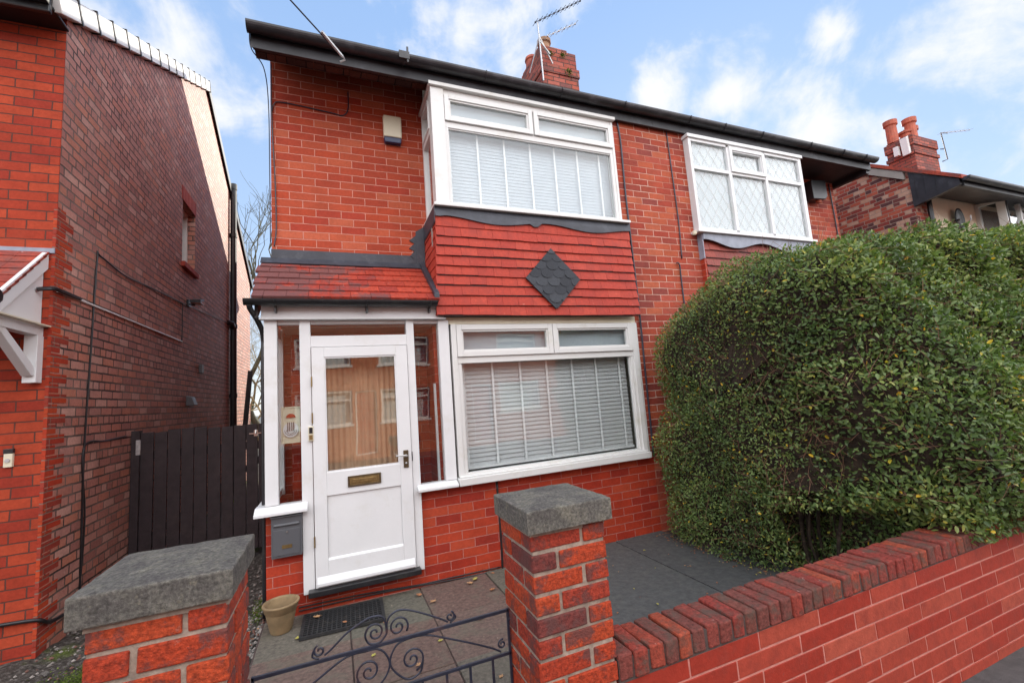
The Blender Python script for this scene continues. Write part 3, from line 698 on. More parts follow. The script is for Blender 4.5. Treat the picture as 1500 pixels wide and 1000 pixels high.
# cables on the house front
def cable(name, pts, r, mat, label, cat='cable', sm=True, group=None):
    m = MB(); m.tube(smoothline(pts, 6) if sm else pts, r, 6); return one(name, m, mat, label, cat, group, smooth=True)
m = MB(); m.tube(smoothline([(-.50, 4.58, 3.45), (-.50, 4.585, 3.0), (-.49, 4.59, 2.6), (-.475, 4.59, 2.2), (-.47, 4.59, 1.75), (-.49, 4.59, 1.56)], 6), .006, 5)
m.tube(smoothline([(-.495, 4.59, 2.95), (-.48, 4.59, 3.02), (-.40, 4.59, 3.06), (.05, 4.59, 3.03), (.16, 4.59, 3.02), (.215, 4.59, 3.10), (.22, 4.59, 3.3)], 6), .006, 5)
m.tube(smoothline([(-.60, 4.0, 3.28), (-.60, 4.1, 3.2), (-.54, 4.4, 3.25), (-.525, 4.58, 3.0), (-.52, 4.58, 2.2), (-.52, 4.59, 1.6)], 8), .005, 5)
one('looped_cable', m, 'iron', 'thin dark cable looping over the upper left brickwork and down the corner', 'cable', smooth=True)
cable('pier_cable', [(3.27, 4.085, 3.17), (3.29, 4.085, 2.9), (3.28, 4.085, 2.3), (3.285, 4.085, 1.6), (3.29, 4.08, .9), (3.28, 4.08, .1), (3.27, 4.08, -.8)], .011, 'iron', 'thick black cable running down the pier right beside the red hung tiles')
cable('pier_cable', [(4.03, 4.09, 3.17), (4.04, 4.09, 2.6), (4.05, 4.09, 2.0), (4.03, 4.09, 1.5)], .008, 'iron', 'thin black cable down the pier left of the leaded window')
cable('pier_cable', [(3.93, 4.08, 1.44), (3.97, 4.08, 1.41), (3.98, 4.09, 1.2), (3.98, 4.09, .4), (3.98, 4.09, -1.4)], .009, 'iron', 'short hooked cable end low on the pier above the hedge')
m = MB(); m.tube(smoothline([(1.42, 4.09, -.80), (1.425, 4.09, -1.3), (1.42, 4.09, -1.62)], 4), .010, 6)
m.tube(smoothline([(-.29, 4.085, -1.535), (.2, 4.085, -1.545), (.65, 4.08, -1.57), (1.0, 4.085, -1.575), (1.40, 4.085, -1.58)], 6), .006, 5)
m.tube(smoothline([(-.29, 4.08, -1.56), (.3, 4.085, -1.565), (.8, 4.08, -1.585), (1.1, 4.085, -1.60), (1.41, 4.085, -1.61)], 6), .006, 5)
one('skirting_cable', m, 'black', 'pair of black cables along the foot of the painted brick right of the doorstep', 'cable', smooth=True)
cable('overhead_cable', [(.142, 3.93, 3.17), (-.26, 3.58, 3.31), (-1.5, 2.45, 3.70), (-12, -7, 6.5)], .007, 'iron', 'overhead service wire running from the gutter up into the sky')
m = MB(); m.tube([(.15, 3.90, 3.15), (.17, 3.92, 3.13), (.13, 3.93, 3.11)], .010, 5); m.tube([(-.02, 3.76, 3.23), (.15, 3.92, 3.16)], .014, 6); one('cable_clamp', m, 'alu', 'pale metal clamp holding the overhead wire to the gutter', 'clamp')
# ================================================================== ADJOINING HOUSE
N = thing('adjoining_house', 'adjoining half of the brick pair behind the hedge, with white leaded bay window', 'house', (6, 6, G))
w = MB()
w.box(3.80, 4.36, P1, P1 + .3, G - .1, 3.22)
w.build('pier_wall', 'brick_weathered', N)
w = MB()
w.box(6.55, 8.10, P2, P2 + .22, G - .1, 3.30)
w.prism([(P2 + .22, G - .1), (13.4, G - .1), (13.4, 3.35), (9.0, 6.0), (P2 + .22, 3.5)], 'x', 7.88, 8.10)
w.box(3.77, 7.88, 13.2, 13.4, G - .1, 3.3); w.box(4.36, 6.45, P1 + .02, P1 + .2, G - .1, -.79)
w.build('front_wall', 'brick_weathered', N)
w = MB(); w.box(4.40, 6.42, P1 + .03, P1 + .1, .70, 1.84); w.box(4.36, 6.46, 4.55, 4.59, -.8, 3.2); w.box(6.43, 6.46, P1 + .1, P2, -.8, 3.2); w.box(4.36, 6.42, 4.2, 4.6, 1.78, 1.82)
w.build('inner_lining', 'plaster', N)
e = MB(); e.prism([(4.04, 3.17), (4.04, 3.33), (4.07, 3.33), (4.07, 3.17)], 'x', 3.768, 8.18)
e.box(3.768, 8.16, 4.07, 4.62, 3.20, 3.22); e.box(8.10, 8.18, 4.07, 9, 3.12, 3.20)
e.build('fascia_board', 'fascia', N)
g = gutter(N, 3.775, 8.22, 3.985, 3.335, .066)
for x in (4.3, 4.9, 5.6, 6.6, 7.35, 7.9): g.tube([(x, 3.985 + .071 * math.cos(t), 3.335 + .071 * math.sin(t)) for t in [math.pi + math.pi * i / 10 for i in range(11)]], .008, 5)
g.build('gutter', 'gutter', N)
t = MB(); x = 3.77
while x < 8.1:
    t.box(x, min(x + .163, 8.2), 3.965, 4.4, 3.338 + U(-.004, .005), 3.362, jit=.002); x += .166
t.box(3.77, 8.2, 4.05, 9.0, 3.30, 3.34, m=Matrix.Translation((0, 4.05, 3.33)) @ Matrix.Rotation(.545, 4, 'X') @ Matrix.Translation((0, -4.05, -3.33)))
t.prism([(9.0, 6.02), (9.0, 6.08), (13.6, 3.40), (13.6, 3.34)], 'x', 3.77, 8.2)
t.build('roof', 'roof', N)
# window
yw = 4.0
W = MB()
W.box(4.29, 4.335, yw + .01, yw + .08, 1.86, 3.10); W.box(6.36, 6.42, yw + .01, yw + .08, 1.86, 3.10)
for x in (4.945, 5.625): W.box(x, x + .05, yw + .01, yw + .08, 1.90, 3.06)
for a, b in ((4.335, 4.945), (4.995, 5.625), (5.675, 6.36)):
    W.box(a, b, yw + .012, yw + .078, 3.06, 3.10); W.box(a, b, yw + .012, yw + .078, 2.68, 2.725); W.box(a, b, yw + .012, yw + .078, 1.86, 1.90)
W.box(4.27, 6.44, yw - .01, yw + .1, 3.10, 3.145); W.box(4.29, 4.33, yw + .08, P1, 1.86, 3.10)
wo = W.build('leaded_bay_window', 'white', N, bev=.003)
sash(wo, 4.985, 5.635, 2.715, 3.068, yw - .008, .045).build('opening_fanlight', 'white', wo, bev=.003)
MB().box(4.24, 6.46, yw - .03, P1, 1.825, 1.858).build('window_sill', 'white', wo, bev=.004)
m = MB(); m.box(4.34, 6.36, yw + .04, yw + .045, 1.90, 3.06); m.build('window_glass', 'glass', wo)
m = MB()
def lattice(m, x0, x1, z0, z1, y, dx=.155, dz=.225):
    s = dz / dx
    for sg in (1, -1):
        k0 = -int((z1 - z0) / dz) - 2
        for i in range(k0, int((x1 - x0) / dx) + int((z1 - z0) / dz) + 3):
            # line z = z0 + sg*s*(x-xb)
            xb = x0 + i * dx
            pts = []
            for (px, pz) in ((x0, z0 + sg * s * (x0 - xb)), (x1, z0 + sg * s * (x1 - xb))):
                pts.append((px, pz))
            (ax, az), (bx, bz) = pts
            # clip on z
            def cl(ax, az, bx, bz):
                if az < z0: t = (z0 - az) / (bz - az); ax, az = ax + (bx - ax) * t, z0
                elif az > z1: t = (z1 - az) / (bz - az); ax, az = ax + (bx - ax) * t, z1
                return ax, az
            if (az < z0 and bz < z0) or (az > z1 and bz > z1): continue
            a = cl(ax, az, bx, bz); b = cl(bx, bz, ax, az)
            if math.hypot(a[0] - b[0], a[1] - b[1]) < .03: continue
            m.tube([(a[0], y, a[1]), (b[0], y, b[1])], .0026, 4)
for a, b in ((4.335, 4.945), (5.675, 6.36)): lattice(m, a, b, 2.725, 3.06, yw + .034)
lattice(m, 5.05, 5.57, 2.78, 3.0, yw + .034)
for a, b in ((4.335, 4.945), (4.995, 5.625), (5.675, 6.36)): lattice(m, a, b, 1.90, 2.68, yw + .034)
m.build('lead_lattice', 'white', wo)
m = MB(); n = 160; V = []
for i in range(n + 1):
    x = 4.35 + 2.0 * i / n; y = 4.065 + .004 * math.sin(i * .5) + .003 * math.sin(i * .21)
    V += [(x, y, 1.86), (x, y, 3.1)]
m.add(V, [(2 * i, 2 * i + 2, 2 * i + 3, 2 * i + 1) for i in range(n)]); m.build('net_curtain', 'net', wo, smooth=True)
m = MB(); pts = [(4.34, 1.825), (4.34, 1.74)] + [(4.36 + 2.05 * i / 30, 1.70 + .045 * math.cos(i / 30 * 12.5)) for i in range(31)] + [(6.43, 1.825)]
m.prism(pts, 'y', 4.005, 4.02); m.prism([(4.33, 1.825), (4.33, 1.5), (4.345, 1.5), (4.345, 1.825)], 'y', 4.02, P1); m.build('lead_apron', 'leadpale', N)
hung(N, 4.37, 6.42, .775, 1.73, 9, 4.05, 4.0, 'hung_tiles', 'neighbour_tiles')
MB().box(4.34, 4.368, 4.035, P1, .7, 1.76).build('bay_cheek', 'brick_plinth', N)
# lower window hidden behind the hedge
wo = MB().frame(4.4, 6.4, -.75, .68, .06, 4.03, 4.1).build('lower_bay_window', 'upvc', N)
MB().box(4.46, 6.34, 4.06, 4.066, -.69, .62).build('window_glass', 'glass', wo)
m = MB(); m.prism([(7.30, 3.10), (7.66, 3.13), (7.66, 2.86), (7.60, 2.80), (7.30, 2.78)], 'y', 4.44, 4.6)
a = m.build('alarm_box', 'black', None, bev=.008); tag(a, 'black alarm box under the soffit right of the leaded window', 'alarm')
m = MB(); m.lathe([(.0, 2.74), (.03, 2.745), (.045, 2.79)], 7.5, 4.5, 12); m.build('strobe_lens', 'chimneypot', a)
cable('pier_cable', [(7.98, 4.585, 3.18), (8.0, 4.585, 2.6), (8.02, 4.585, 1.4)], .010, 'iron', 'black cable at the far corner of the adjoining house beside the black alarm box')
m = MB(); m.lathe([(.028, 1.80), (.028, 1.84)], 4.215, 4.02, 10)
one('vent_cap', m, 'cream', 'tiny round pale cap at the left end of the leaded window sill', 'cap')

# ================================================================== LEFT HOUSE
FX = -2.05
Lh = thing('gable_end_house', 'neighbouring house at the left edge with tall sooty brick gable wall', 'house', (-5, 9, G))
zt = lambda y: 3.53 + (6.03 - 3.53) * (y - 4.55) / (9.0 - 4.55) if y < 9 else 6.03 + (3.55 - 6.03) * (y - 9.0) / (13.6 - 9.0)
m = MB()
for poly in ([(4.55, G - .1), (7.74, G - .1), (7.74, zt(7.74)), (4.55, zt(4.55))],
             [(7.74, G - .1), (8.40, G - .1), (8.40, 2.33), (7.74, 2.33)],
             [(7.74, 3.30), (8.40, 3.30), (8.40, zt(8.40)), (7.74, zt(7.74))],
             [(8.40, G - .1), (13.6, G - .1), (13.6, zt(13.6)), (9.0, 6.03), (8.40, zt(8.40))]):
    m.prism(poly, 'x', FX - .25, FX)
m.build('gable_wall', 'brick_flank', Lh)
m = MB(); m.prism([(-11, 4.542), (FX, 4.542), (FX, 4.553), (FX - .251, 4.553), (FX - .251, 4.8), (-11, 4.8)], 'z', G - .1, 3.5)
m.build('front_wall', 'brick_neighbour_front', Lh)
MB().box(-11, FX - .25, 13.4, 13.6, G - .1, 3.5).build('rear_wall', 'brick_flank', Lh)
# toothed painted quoins on the flank
m = MB(); z = G - .05; i = 0
while z < 1.72:
    L_ = .245 if i % 2 else .125
    m.box(FX - .02, FX + .003, 4.5395, 4.542 + L_ + U(-.01, .01), z + .006, z + .075); z += .08; i += 1
m.build('painted_quoins', 'brick_quoin', Lh)
# plinth render tint band at corner front
wo = MB().framex(7.74, 8.40, 2.33, 3.30, .05, FX - .16, FX - .10).build('flank_window', 'upvc', Lh)
MB().box(FX - .14, FX - .135, 7.79, 8.35, 2.38, 3.25).build('window_glass', 'glass', wo)
MB().box(FX - .25, FX - .20, 7.74, 8.40, 2.33, 3.30).build('window_backing', 'plaster', wo)
m = MB(); y = 7.70
while y < 8.44: m.box(FX - .02, FX + .006, y, y + .064, 3.30, 3.52); y += .074
m.build('window_arch', 'wallbrick', Lh, bev=.003); m = MB()
y = 7.70
while y < 8.44: m.box(FX - .1, FX + .05, y, y + .070, 2.25, 2.325); y += .076
m.build('brick_sill', 'wallbrick', Lh, bev=.003)
# roof with verge
m = MB()
m.prism([(4.30, 3.42), (9.0, 6.06), (9.0, 6.12), (4.30, 3.48)], 'x', -11, FX + .03)
m.prism([(9.0, 6.06), (13.8, 3.46), (13.8, 3.52), (9.0, 6.12)], 'x', -11, FX + .03)
m.build('roof', 'roof', Lh)
m = MB(); m.prism([(9.02, 5.96), (13.85, 3.36), (13.85, 3.52), (9.02, 6.13)], 'x', FX + .032, FX + .05)
m.build('rear_verge', 'black', Lh)
m = MB(); mk = MB(); n = 15; sl = math.atan2(6.06 - 3.42, 4.7)
for i in range(n):
    a = i / n; b = (i + 1) / n
    A = Matrix.Translation((0, 4.30, 3.42)) @ Matrix.Rotation(sl, 4, 'X')
    Ln = math.hypot(4.7, 2.64)
    m.box(FX - .05, FX + .065, Ln * a, Ln * b - .018, -.07, .10, m=A); mk.box(FX - .05, FX + .072, Ln * b - .022, Ln * b + .002, -.085, .115, m=A)
m.build_each('verge_cap', 'upvc', Lh, bev=.006); mk.build_each('cap_joint', 'black', Lh)
m = MB(); m.box(-11, FX + .02, 4.26, 4.30, 3.30, 3.50); m.box(-11, FX + .02, 4.30, 4.55, 3.36, 3.39); m.box(-11, FX + .02, 4.17, 4.26, 3.36, 3.47)
m.build('eaves_board', 'black', Lh, bev=.01)
# canopy over its door
m = MB(); rows = 7; y0, z0, y1, z1 = 4.0, .90, 4.545, 1.40; sl = math.atan2(z1 - z0, y1 - y0); Ln = math.hypot(z1 - z0, y1 - y0); gg = Ln / rows
for r in range(rows):
    x = FX - .03
    while x > -4.4:
        ya = y0 + gg * r * math.cos(sl); za = z0 + gg * r * math.sin(sl)
        A = Matrix.Translation((0, ya, za)) @ Matrix.Rotation(sl - .06, 4, 'X')
        m.box(x - .163, x, 0, gg + .04, 0, .014, m=A); x -= .166
m.build('canopy_tiles', 'rooftile', Lh)
m = MB()
m.prism([(3.96, .80), (4.02, .80), (4.54, 1.26), (4.54, 1.385), (4.50, 1.385), (3.96, .90)], 'x', FX - .06, FX - .035)
m.prism([(4.02, .78), (4.54, .78), (4.54, 1.26)], 'x', FX - .075, FX - .062)
m.box(FX - .115, FX - .045, 3.96, 4.54, .715, .785)
m.box(FX - .12, FX - .04, 4.46, 4.54, .35, .715)
m.prism([(4.03, .715), (4.12, .715), (4.46, .47), (4.46, .40), (4.43, .40)], 'x', FX - .11, FX - .05)
m.box(-4.4, FX - .12, 3.97, 4.0, .74, .90)
m.build('canopy_frame', 'white', Lh, bev=.004)
m = MB(); m.box(FX - .05, FX + .0, 3.95, 4.54, .787, .797); m.build('canopy_trim', 'cream', Lh)
m = MB(); m.tube([(FX + .0, 3.93, .90), (-4.4, 3.93, .90)], .05, 10); m.build('canopy_gutter', 'black', Lh)
m = MB(); m.box(-4.4, FX, 4.53, 4.548, 1.39, 1.43); m.build('canopy_lead', 'leadpale', Lh)
# door and window left of the picture edge
wo = MB().frame(-4.0, -3.0, -1.55, .60, .07, 4.50, 4.541).build('front_door', 'white', Lh, bev=.004)
MB().box(-3.93, -3.07, 4.515, 4.540, -1.53, .53).build('door_leaf', 'postbox', wo)
for a, b, c, d in ((-6.6, -4.6, -.70, .60), (-4.6, -2.9, 1.95, 3.1)):
    wo = MB().frame(a, b, c, d, .07, 4.50, 4.541).build('front_window', 'upvc', Lh, bev=.004)
    MB().box(a + .07, b - .07, 4.52, 4.525, c + .07, d - .07).build('pane', 'glass', wo)
    MB().box(a + .07, b - .07, 4.53, 4.538, c + .07, d - .07).build('net_curtain', 'net', wo)
# soil pipe with joint
m = MB(); px, py = FX + .075, 11.03
m.tube([(px, py, G), (px, py, 5.13)], .062, 12); m.tube([(px, py, 5.02), (px, py, 5.15)], .072, 12)
for z in (3.9, 1.85, .35, -.9): m.tube([(px, py, z), (px, py, z + .09)], .074, 12); m.box(FX, FX + .08, py - .02, py + .02, z + .02, z + .06)
m.tube([(px, py, 1.85), (px, py - .16, 1.93), (FX, py - .22, 1.95)], .055, 10)
one('soil_pipe', m, 'black', 'tall black soil pipe at the back of the left gable wall, rising past the roof', 'pipe')
# conduit, cables, lights, vents on the flank
m = MB(); m.tube([(FX + .012, 4.58, 1.09), (FX + .012, 7.75, 1.115)], .011, 6); o = one('white_conduit', m, 'upvc', 'white horizontal conduit along the left gable wall', 'conduit')
m = MB(); m.tube(smoothline([(FX - .05, 4.44, 1.07), (FX + .02, 4.50, 1.09), (FX + .03, 4.62, 1.09), (FX + .02, 4.9, 1.10)], 5), .016, 6); m.build('conduit_sleeve', 'black', o)
m = MB(); m.tube(smoothline([(FX + .01, 5.12, -1.45), (FX + .012, 5.10, -.9), (FX + .012, 5.09, -.2), (FX + .012, 5.14, .7), (FX + .012, 5.19, 1.55), (FX + .012, 5.25, 1.60), (FX + .012, 5.8, 1.56), (FX + .012, 6.6, 1.62), (FX + .012, 7.9, 1.70)], 6), .008, 5)
m.tube(smoothline([(FX + .012, 5.10, -1.4), (FX + .014, 5.14, -.8), (FX + .012, 5.08, -.2), (FX + .012, 5.5, -.16), (FX + .012, 5.95, -.14)], 6), .007, 5)
m.tube(smoothline([(FX + .012, 7.75, 1.1), (FX + .012, 7.76, 1.7)], 4), .006, 5); m.tube(smoothline([(FX + .012, 7.9, 1.70), (FX + .012, 9.3, 1.82), (FX + .012, 10.9, 1.95)], 4), .006, 5)
m.tube(smoothline([(-3.2, 4.535, -1.33), (-2.4, 4.53, -1.36), (-2.06, 4.535, -1.38), (FX + .02, 4.7, -1.46), (FX + .02, 5.2, -1.5)], 6), .014, 6)
one('wall_cable', m, 'black', 'dark drooping cables stapled up and across the left gable wall', 'cable', smooth=True)
m = MB(); m.box(FX, FX + .03, 7.98, 8.1, 1.70, 1.80); m.tube([(FX + .02, 8.04, 1.74), (FX + .10, 8.04, 1.72)], .012, 6); m.prism([(8.0 - .10, 1.74), (8.12, 1.80), (8.12, 1.84), (8.0 - .10, 1.78)], 'x', FX + .06, FX + .20)
a = one('security_light', m, 'black', 'small floodlight and sensor fixed mid way up the left gable wall', 'light'); MB().box(FX + .06, FX + .2, 7.92, 8.10, 1.735, 1.745).build('lamp_glass', 'steel', a)
m = MB(); m.box(FX, FX + .05, 8.68, 8.80, .72, .86); one('air_vent', m, 'postbox', 'small square grey vent on the left gable wall above the boarded gate', 'vent', bev=.01)
m = MB(); m.prism([(FX, .33), (FX + .07, .31), (FX + .11, .19), (FX + .10, .18), (FX, .18)], 'y', 8.02, 8.20); one('extractor_cowl', m, 'postbox', 'grey hooded extractor cowl low on the left gable wall', 'vent', bev=.008)
m = MB(); m.box(-2.275, -2.225, 4.52, 4.55, -.265, -.165); a = one('bell_push', m, 'cream', 'white bell push on the orange brick front at the left edge', 'door bell', bev=.004)

m = MB(); m.box(-2.278, -2.222, 4.518, 4.55, -.165, -.13); m.build('bell_cap', 'black', a, bev=.003)
m = MB(); m.tube([(-2.25, 4.519, -.215), (-2.25, 4.512, -.215)], .014, 12); m.build('bell_button', 'alu', a)

# boarded gate in the passage
Gt = thing('boarded_gate', 'dark stained vertical board gate closing the passage left of the porch', 'gate', (-1.25, 6.1, G))
m = MB(); x = -1.96; i = 0
while x < -.56:
    wd = .116 + U(-.004, .004); m.box(x, x + wd, 6.09 + U(-.002, .002), 6.112, G + .06 + U(-.01, .01), -.125 + U(-.012, .012) - (.0 if x < -1.9 else 0), jit=.0015); x += wd + U(.007, .013); i += 1
m.build('boards', 'gatewood', Gt, bev=.002)
m = MB()
for z in (-.42, -1.35): m.box(-1.95, -.56, 6.112, 6.15, z, z + .09)
m.prism([(-1.95, -1.26), (-1.83, -1.26), (-.58, -.42), (-.70, -.42)], 'y', 6.114, 6.148)
m.build_each('rail', 'gatewood', Gt)
m = MB(); m.box(-2.045, -1.97, 6.08, 6.16, G, -.10); m.box(-.56, -.51, 6.10, 6.16, G, -.10); m.build_each('gate_post', 'gatewood', Gt, bev=.004)
m = MB(); m.box(-.93, -.78, 6.075, 6.09, -.245, -.232); m.tube([(-.86, 6.085, -.20), (-.86, 6.06, -.24)], .008, 5); m.box(-.88, -.84, 6.08, 6.09, -.27, -.20); m.build('latch', 'steel', Gt)
m = MB(); m.box(-2.0, -1.96, 6.078, 6.088, -.36, -.20); m.build('hinge_plate', 'alu', Gt)
# leaning plank beyond
m = MB(); m.box(-.05, .05, -.02, .02, 0, 2.6, m=Matrix.Translation((-2.0, 11.8, -1.6)) @ Matrix.Rotation(.08, 4, 'Y') @ Matrix.Rotation(-.05, 4, 'X'))
one('leaning_plank', m, 'gatewood', 'dark plank leaning on the gable wall beyond the boarded gate', 'plank')
m = MB()
for i in range(16): m.box(-2.2 + i * .5, -1.72 + i * .5, 21.0, 21.04, G, .25 + U(-.02, .02))
one('back_fence', m, 'twigtan', 'distant brown garden fence at the end of the passage', 'fence')

# ================================================================== THIRD HOUSE (right)
T = thing('cream_fronted_house', 'house beyond the hedge at the right with rough brick gable and cream front', 'house', (13.9, 8, G))
m = MB(); m.prism([(4.19, G - .1), (13, G - .1), (13, 3.4), (8.6, 6.35), (4.19, 3.30)], 'x', 9.6, 9.85)
m.box(9.852, 10.12, 4.19, 4.4, G - .1, 3.3)
m.build('gable_wall', 'brick_far', T)
m = MB(); m.box(10.12, 18.2, 4.22, 4.4, G - .1, 3.3); m.build('rendered_front', 'creamrender', T)
m = MB(); sl = math.atan2(6.45 - 2.98, 8.6 - 3.5)
m.prism([(3.50, 2.93), (8.6, 6.40), (8.6, 6.47), (3.50, 3.0)], 'x', 9.52, 18.3); m.prism([(8.6, 6.40), (13.3, 3.3), (13.3, 3.37), (8.6, 6.47)], 'x', 9.52, 18.3)
m.build('roof', 'rooftile', T)
m = MB(); m.prism([(4.25, 3.28), (8.6, 6.24), (8.6, 6.37), (4.25, 3.42)], 'x', 9.54, 9.60); m.build('pale_verge', 'plaster', T)
m = MB(); m.prism([(4.19, 2.75), (4.19, 3.38), (3.55, 2.95), (3.55, 2.85)], 'x', 9.56, 9.64)
for y in (3.7, 3.85, 4.0, 4.12): m.box(9.553, 9.56, y - .004, y + .004, 2.9, 2.93 + (y - 3.55) * .6)
m.prism([(3.55, 2.84), (3.60, 2.84), (4.19, 3.0), (4.19, 3.03)], 'x', 9.64, 18.2); m.box(9.64, 18.2, 3.53, 3.57, 2.83, 2.96)
m.build('eaves_box', 'fascia', T)
m = gutter(T, 9.56, 18.2, 3.47, 2.95, .06); m.build('gutter', 'gutter', T)
m = MB(); m.tube([(9.9, 4.12, 2.9), (9.9, 4.12, G)], .04, 8); m.build('downpipe', 'black', T)
W = MB(); W.framex(3.86, 4.22, 1.4, 2.98, .06, 11.70, 11.78); W.box(11.70, 11.78, 3.80, 3.86, 1.4, 2.98)
W.frame(11.72, 13.6, 1.4, 2.98, .07, 3.80, 3.86); W.box(12.25, 12.31, 3.80, 3.86, 1.47, 2.91); W.box(12.88, 12.94, 3.80, 3.86, 1.47, 2.91)
for a, b in ((11.79, 12.25), (12.31, 12.88), (12.94, 13.53)): W.box(a, b, 3.805, 3.855, 2.35, 2.41)
wo = W.build('bay_window', 'upvc', T)
m = MB(); m.box(11.79, 13.53, 3.83, 3.834, 1.47, 2.91); m.box(11.73, 11.735, 3.92, 4.16, 1.46, 2.92); m.build_each('pane', 'glass', wo)
m = MB(); m.box(11.8, 13.5, 4.18, 4.2, 1.47, 2.9); m.build('dark_interior', 'gatewood', wo)
m = MB(); m.box(11.72, 13.6, 3.82, 4.2, .6, 1.4); m.build('bay_base', 'creamrender', T)
# tilted open fanlight
m = MB().frame(-.28, .28, -.5, 0, .05, -.02, .02)
o = m.build('open_casement', 'upvc', wo); 
for v in o.data.vertices:
    q = v.co.copy(); v.co = Matrix.Rotation(-.35, 3, 'X') @ q
o.location = Vector((12.6, 3.72, 2.42)) - wpos(wo)
C = MB(); C.box(14.2, 15.3, 6.0, 6.6, 4.4, 5.45); C.box(14.17, 15.33, 5.97, 6.63, 5.45, 5.55); C.box(14.2, 15.3, 6.0, 6.6, 5.55, 5.7); C.box(14.17, 15.33, 5.97, 6.63, 5.7, 5.95); C.box(14.22, 15.28, 6.02, 6.58, 5.95, 6.0)
co = C.build('chimney_stack', 'brick_chimney', T, bev=.01)
for i, (x, y, h) in enumerate(((14.3, 6.45, .62), (14.62, 6.3, .28), (14.72, 6.22, .62), (15.05, 6.35, .50))):
    r = .13; m = MB(); m.lathe([(r * 1.0, 5.98), (r * .95, 6.0 + h * .75), (r * 1.22, 6.0 + h * .8), (r * 1.25, 6.0 + h), (r * .95, 6.0 + h), (r * .8, 6.0 + h * .6)], x, y, 14)
    m.build('chimney_pot', 'chimneypot', co)
m = MB(); m.tube([(15.36, 5.95, 5.35), (15.5, 5.9, 5.4), (15.42, 5.9, 6.15), (15.75, 5.9, 6.2)], .016, 5); m.tube([(15.36, 5.95, 5.7), (15.46, 5.92, 5.7)], .014, 5)
a = one('television_aerial', m, 'iron', 'thin dark television aerial on the right hand chimney with four pots', 'aerial')
yagi(a, (15.45, 5.9, 6.15), (17.0, 5.9, 6.5), 7, 'alu').build('aerial_rod', 'alu', a)
m = MB(); m.prism([(14.08, 5.45), (14.16, 5.50), (14.14, 5.95), (14.04, 5.9)], 'y', 6.05, 6.2); m.box(14.0, 14.1, 6.25, 6.35, 5.5, 5.75)
one('torn_plastic_flap', m, 'upvc', 'torn white plastic flap hanging on the right hand chimney', 'flap')
# round dish
m = MB(); cx, cz = 10.88, 2.60
for q in range(1):
    n = 20; prof = [(.0, .03), (.08, .022), (.13, .01), (.16, -.01), (.165, 0.0), (.16, .0)]
    V = [(cx + r * math.cos(2 * math.pi * j / n) * .95, 4.14 + d * 1.2, cz + r * 1.35 * math.sin(2 * math.pi * j / n)) for r, d in prof for j in range(n)]
    m.add(V, [(i * n + j, i * n + (j + 1) % n, (i + 1) * n + (j + 1) % n, (i + 1) * n + j) for i in range(len(prof) - 1) for j in range(n)])
m.tube([(cx, 4.14, cz), (cx, 4.22, cz)], .02, 6)
a = one('satellite_dish', m, 'black', 'oval dark dish on the cream wall beyond the hedge', 'satellite dish', smooth=True)
m = MB(); m.tube([(cx - .02, 4.13, cz - .22), (cx + .03, 4.0, cz - .05), (cx + .03, 4.0, cz + .03)], .012, 5); m.build('dish_arm', 'alu', a)
CLOUD_FRONT = (5.8, 5.85, 6.0); FILL_SKY_BACK = (20.0, 20.0, 20.6)  # back colour is an unseen bright sky, added to fill the shaded front
SKYTINT = (1.0, 1.0, 1.0); SKY_LOW = (5.2, 5.5, 6.0); SKY_MID = (3.2, 4.3, 6.1); SKY_HIGH = (2.2, 3.5, 5.9); EXPO = 0.56
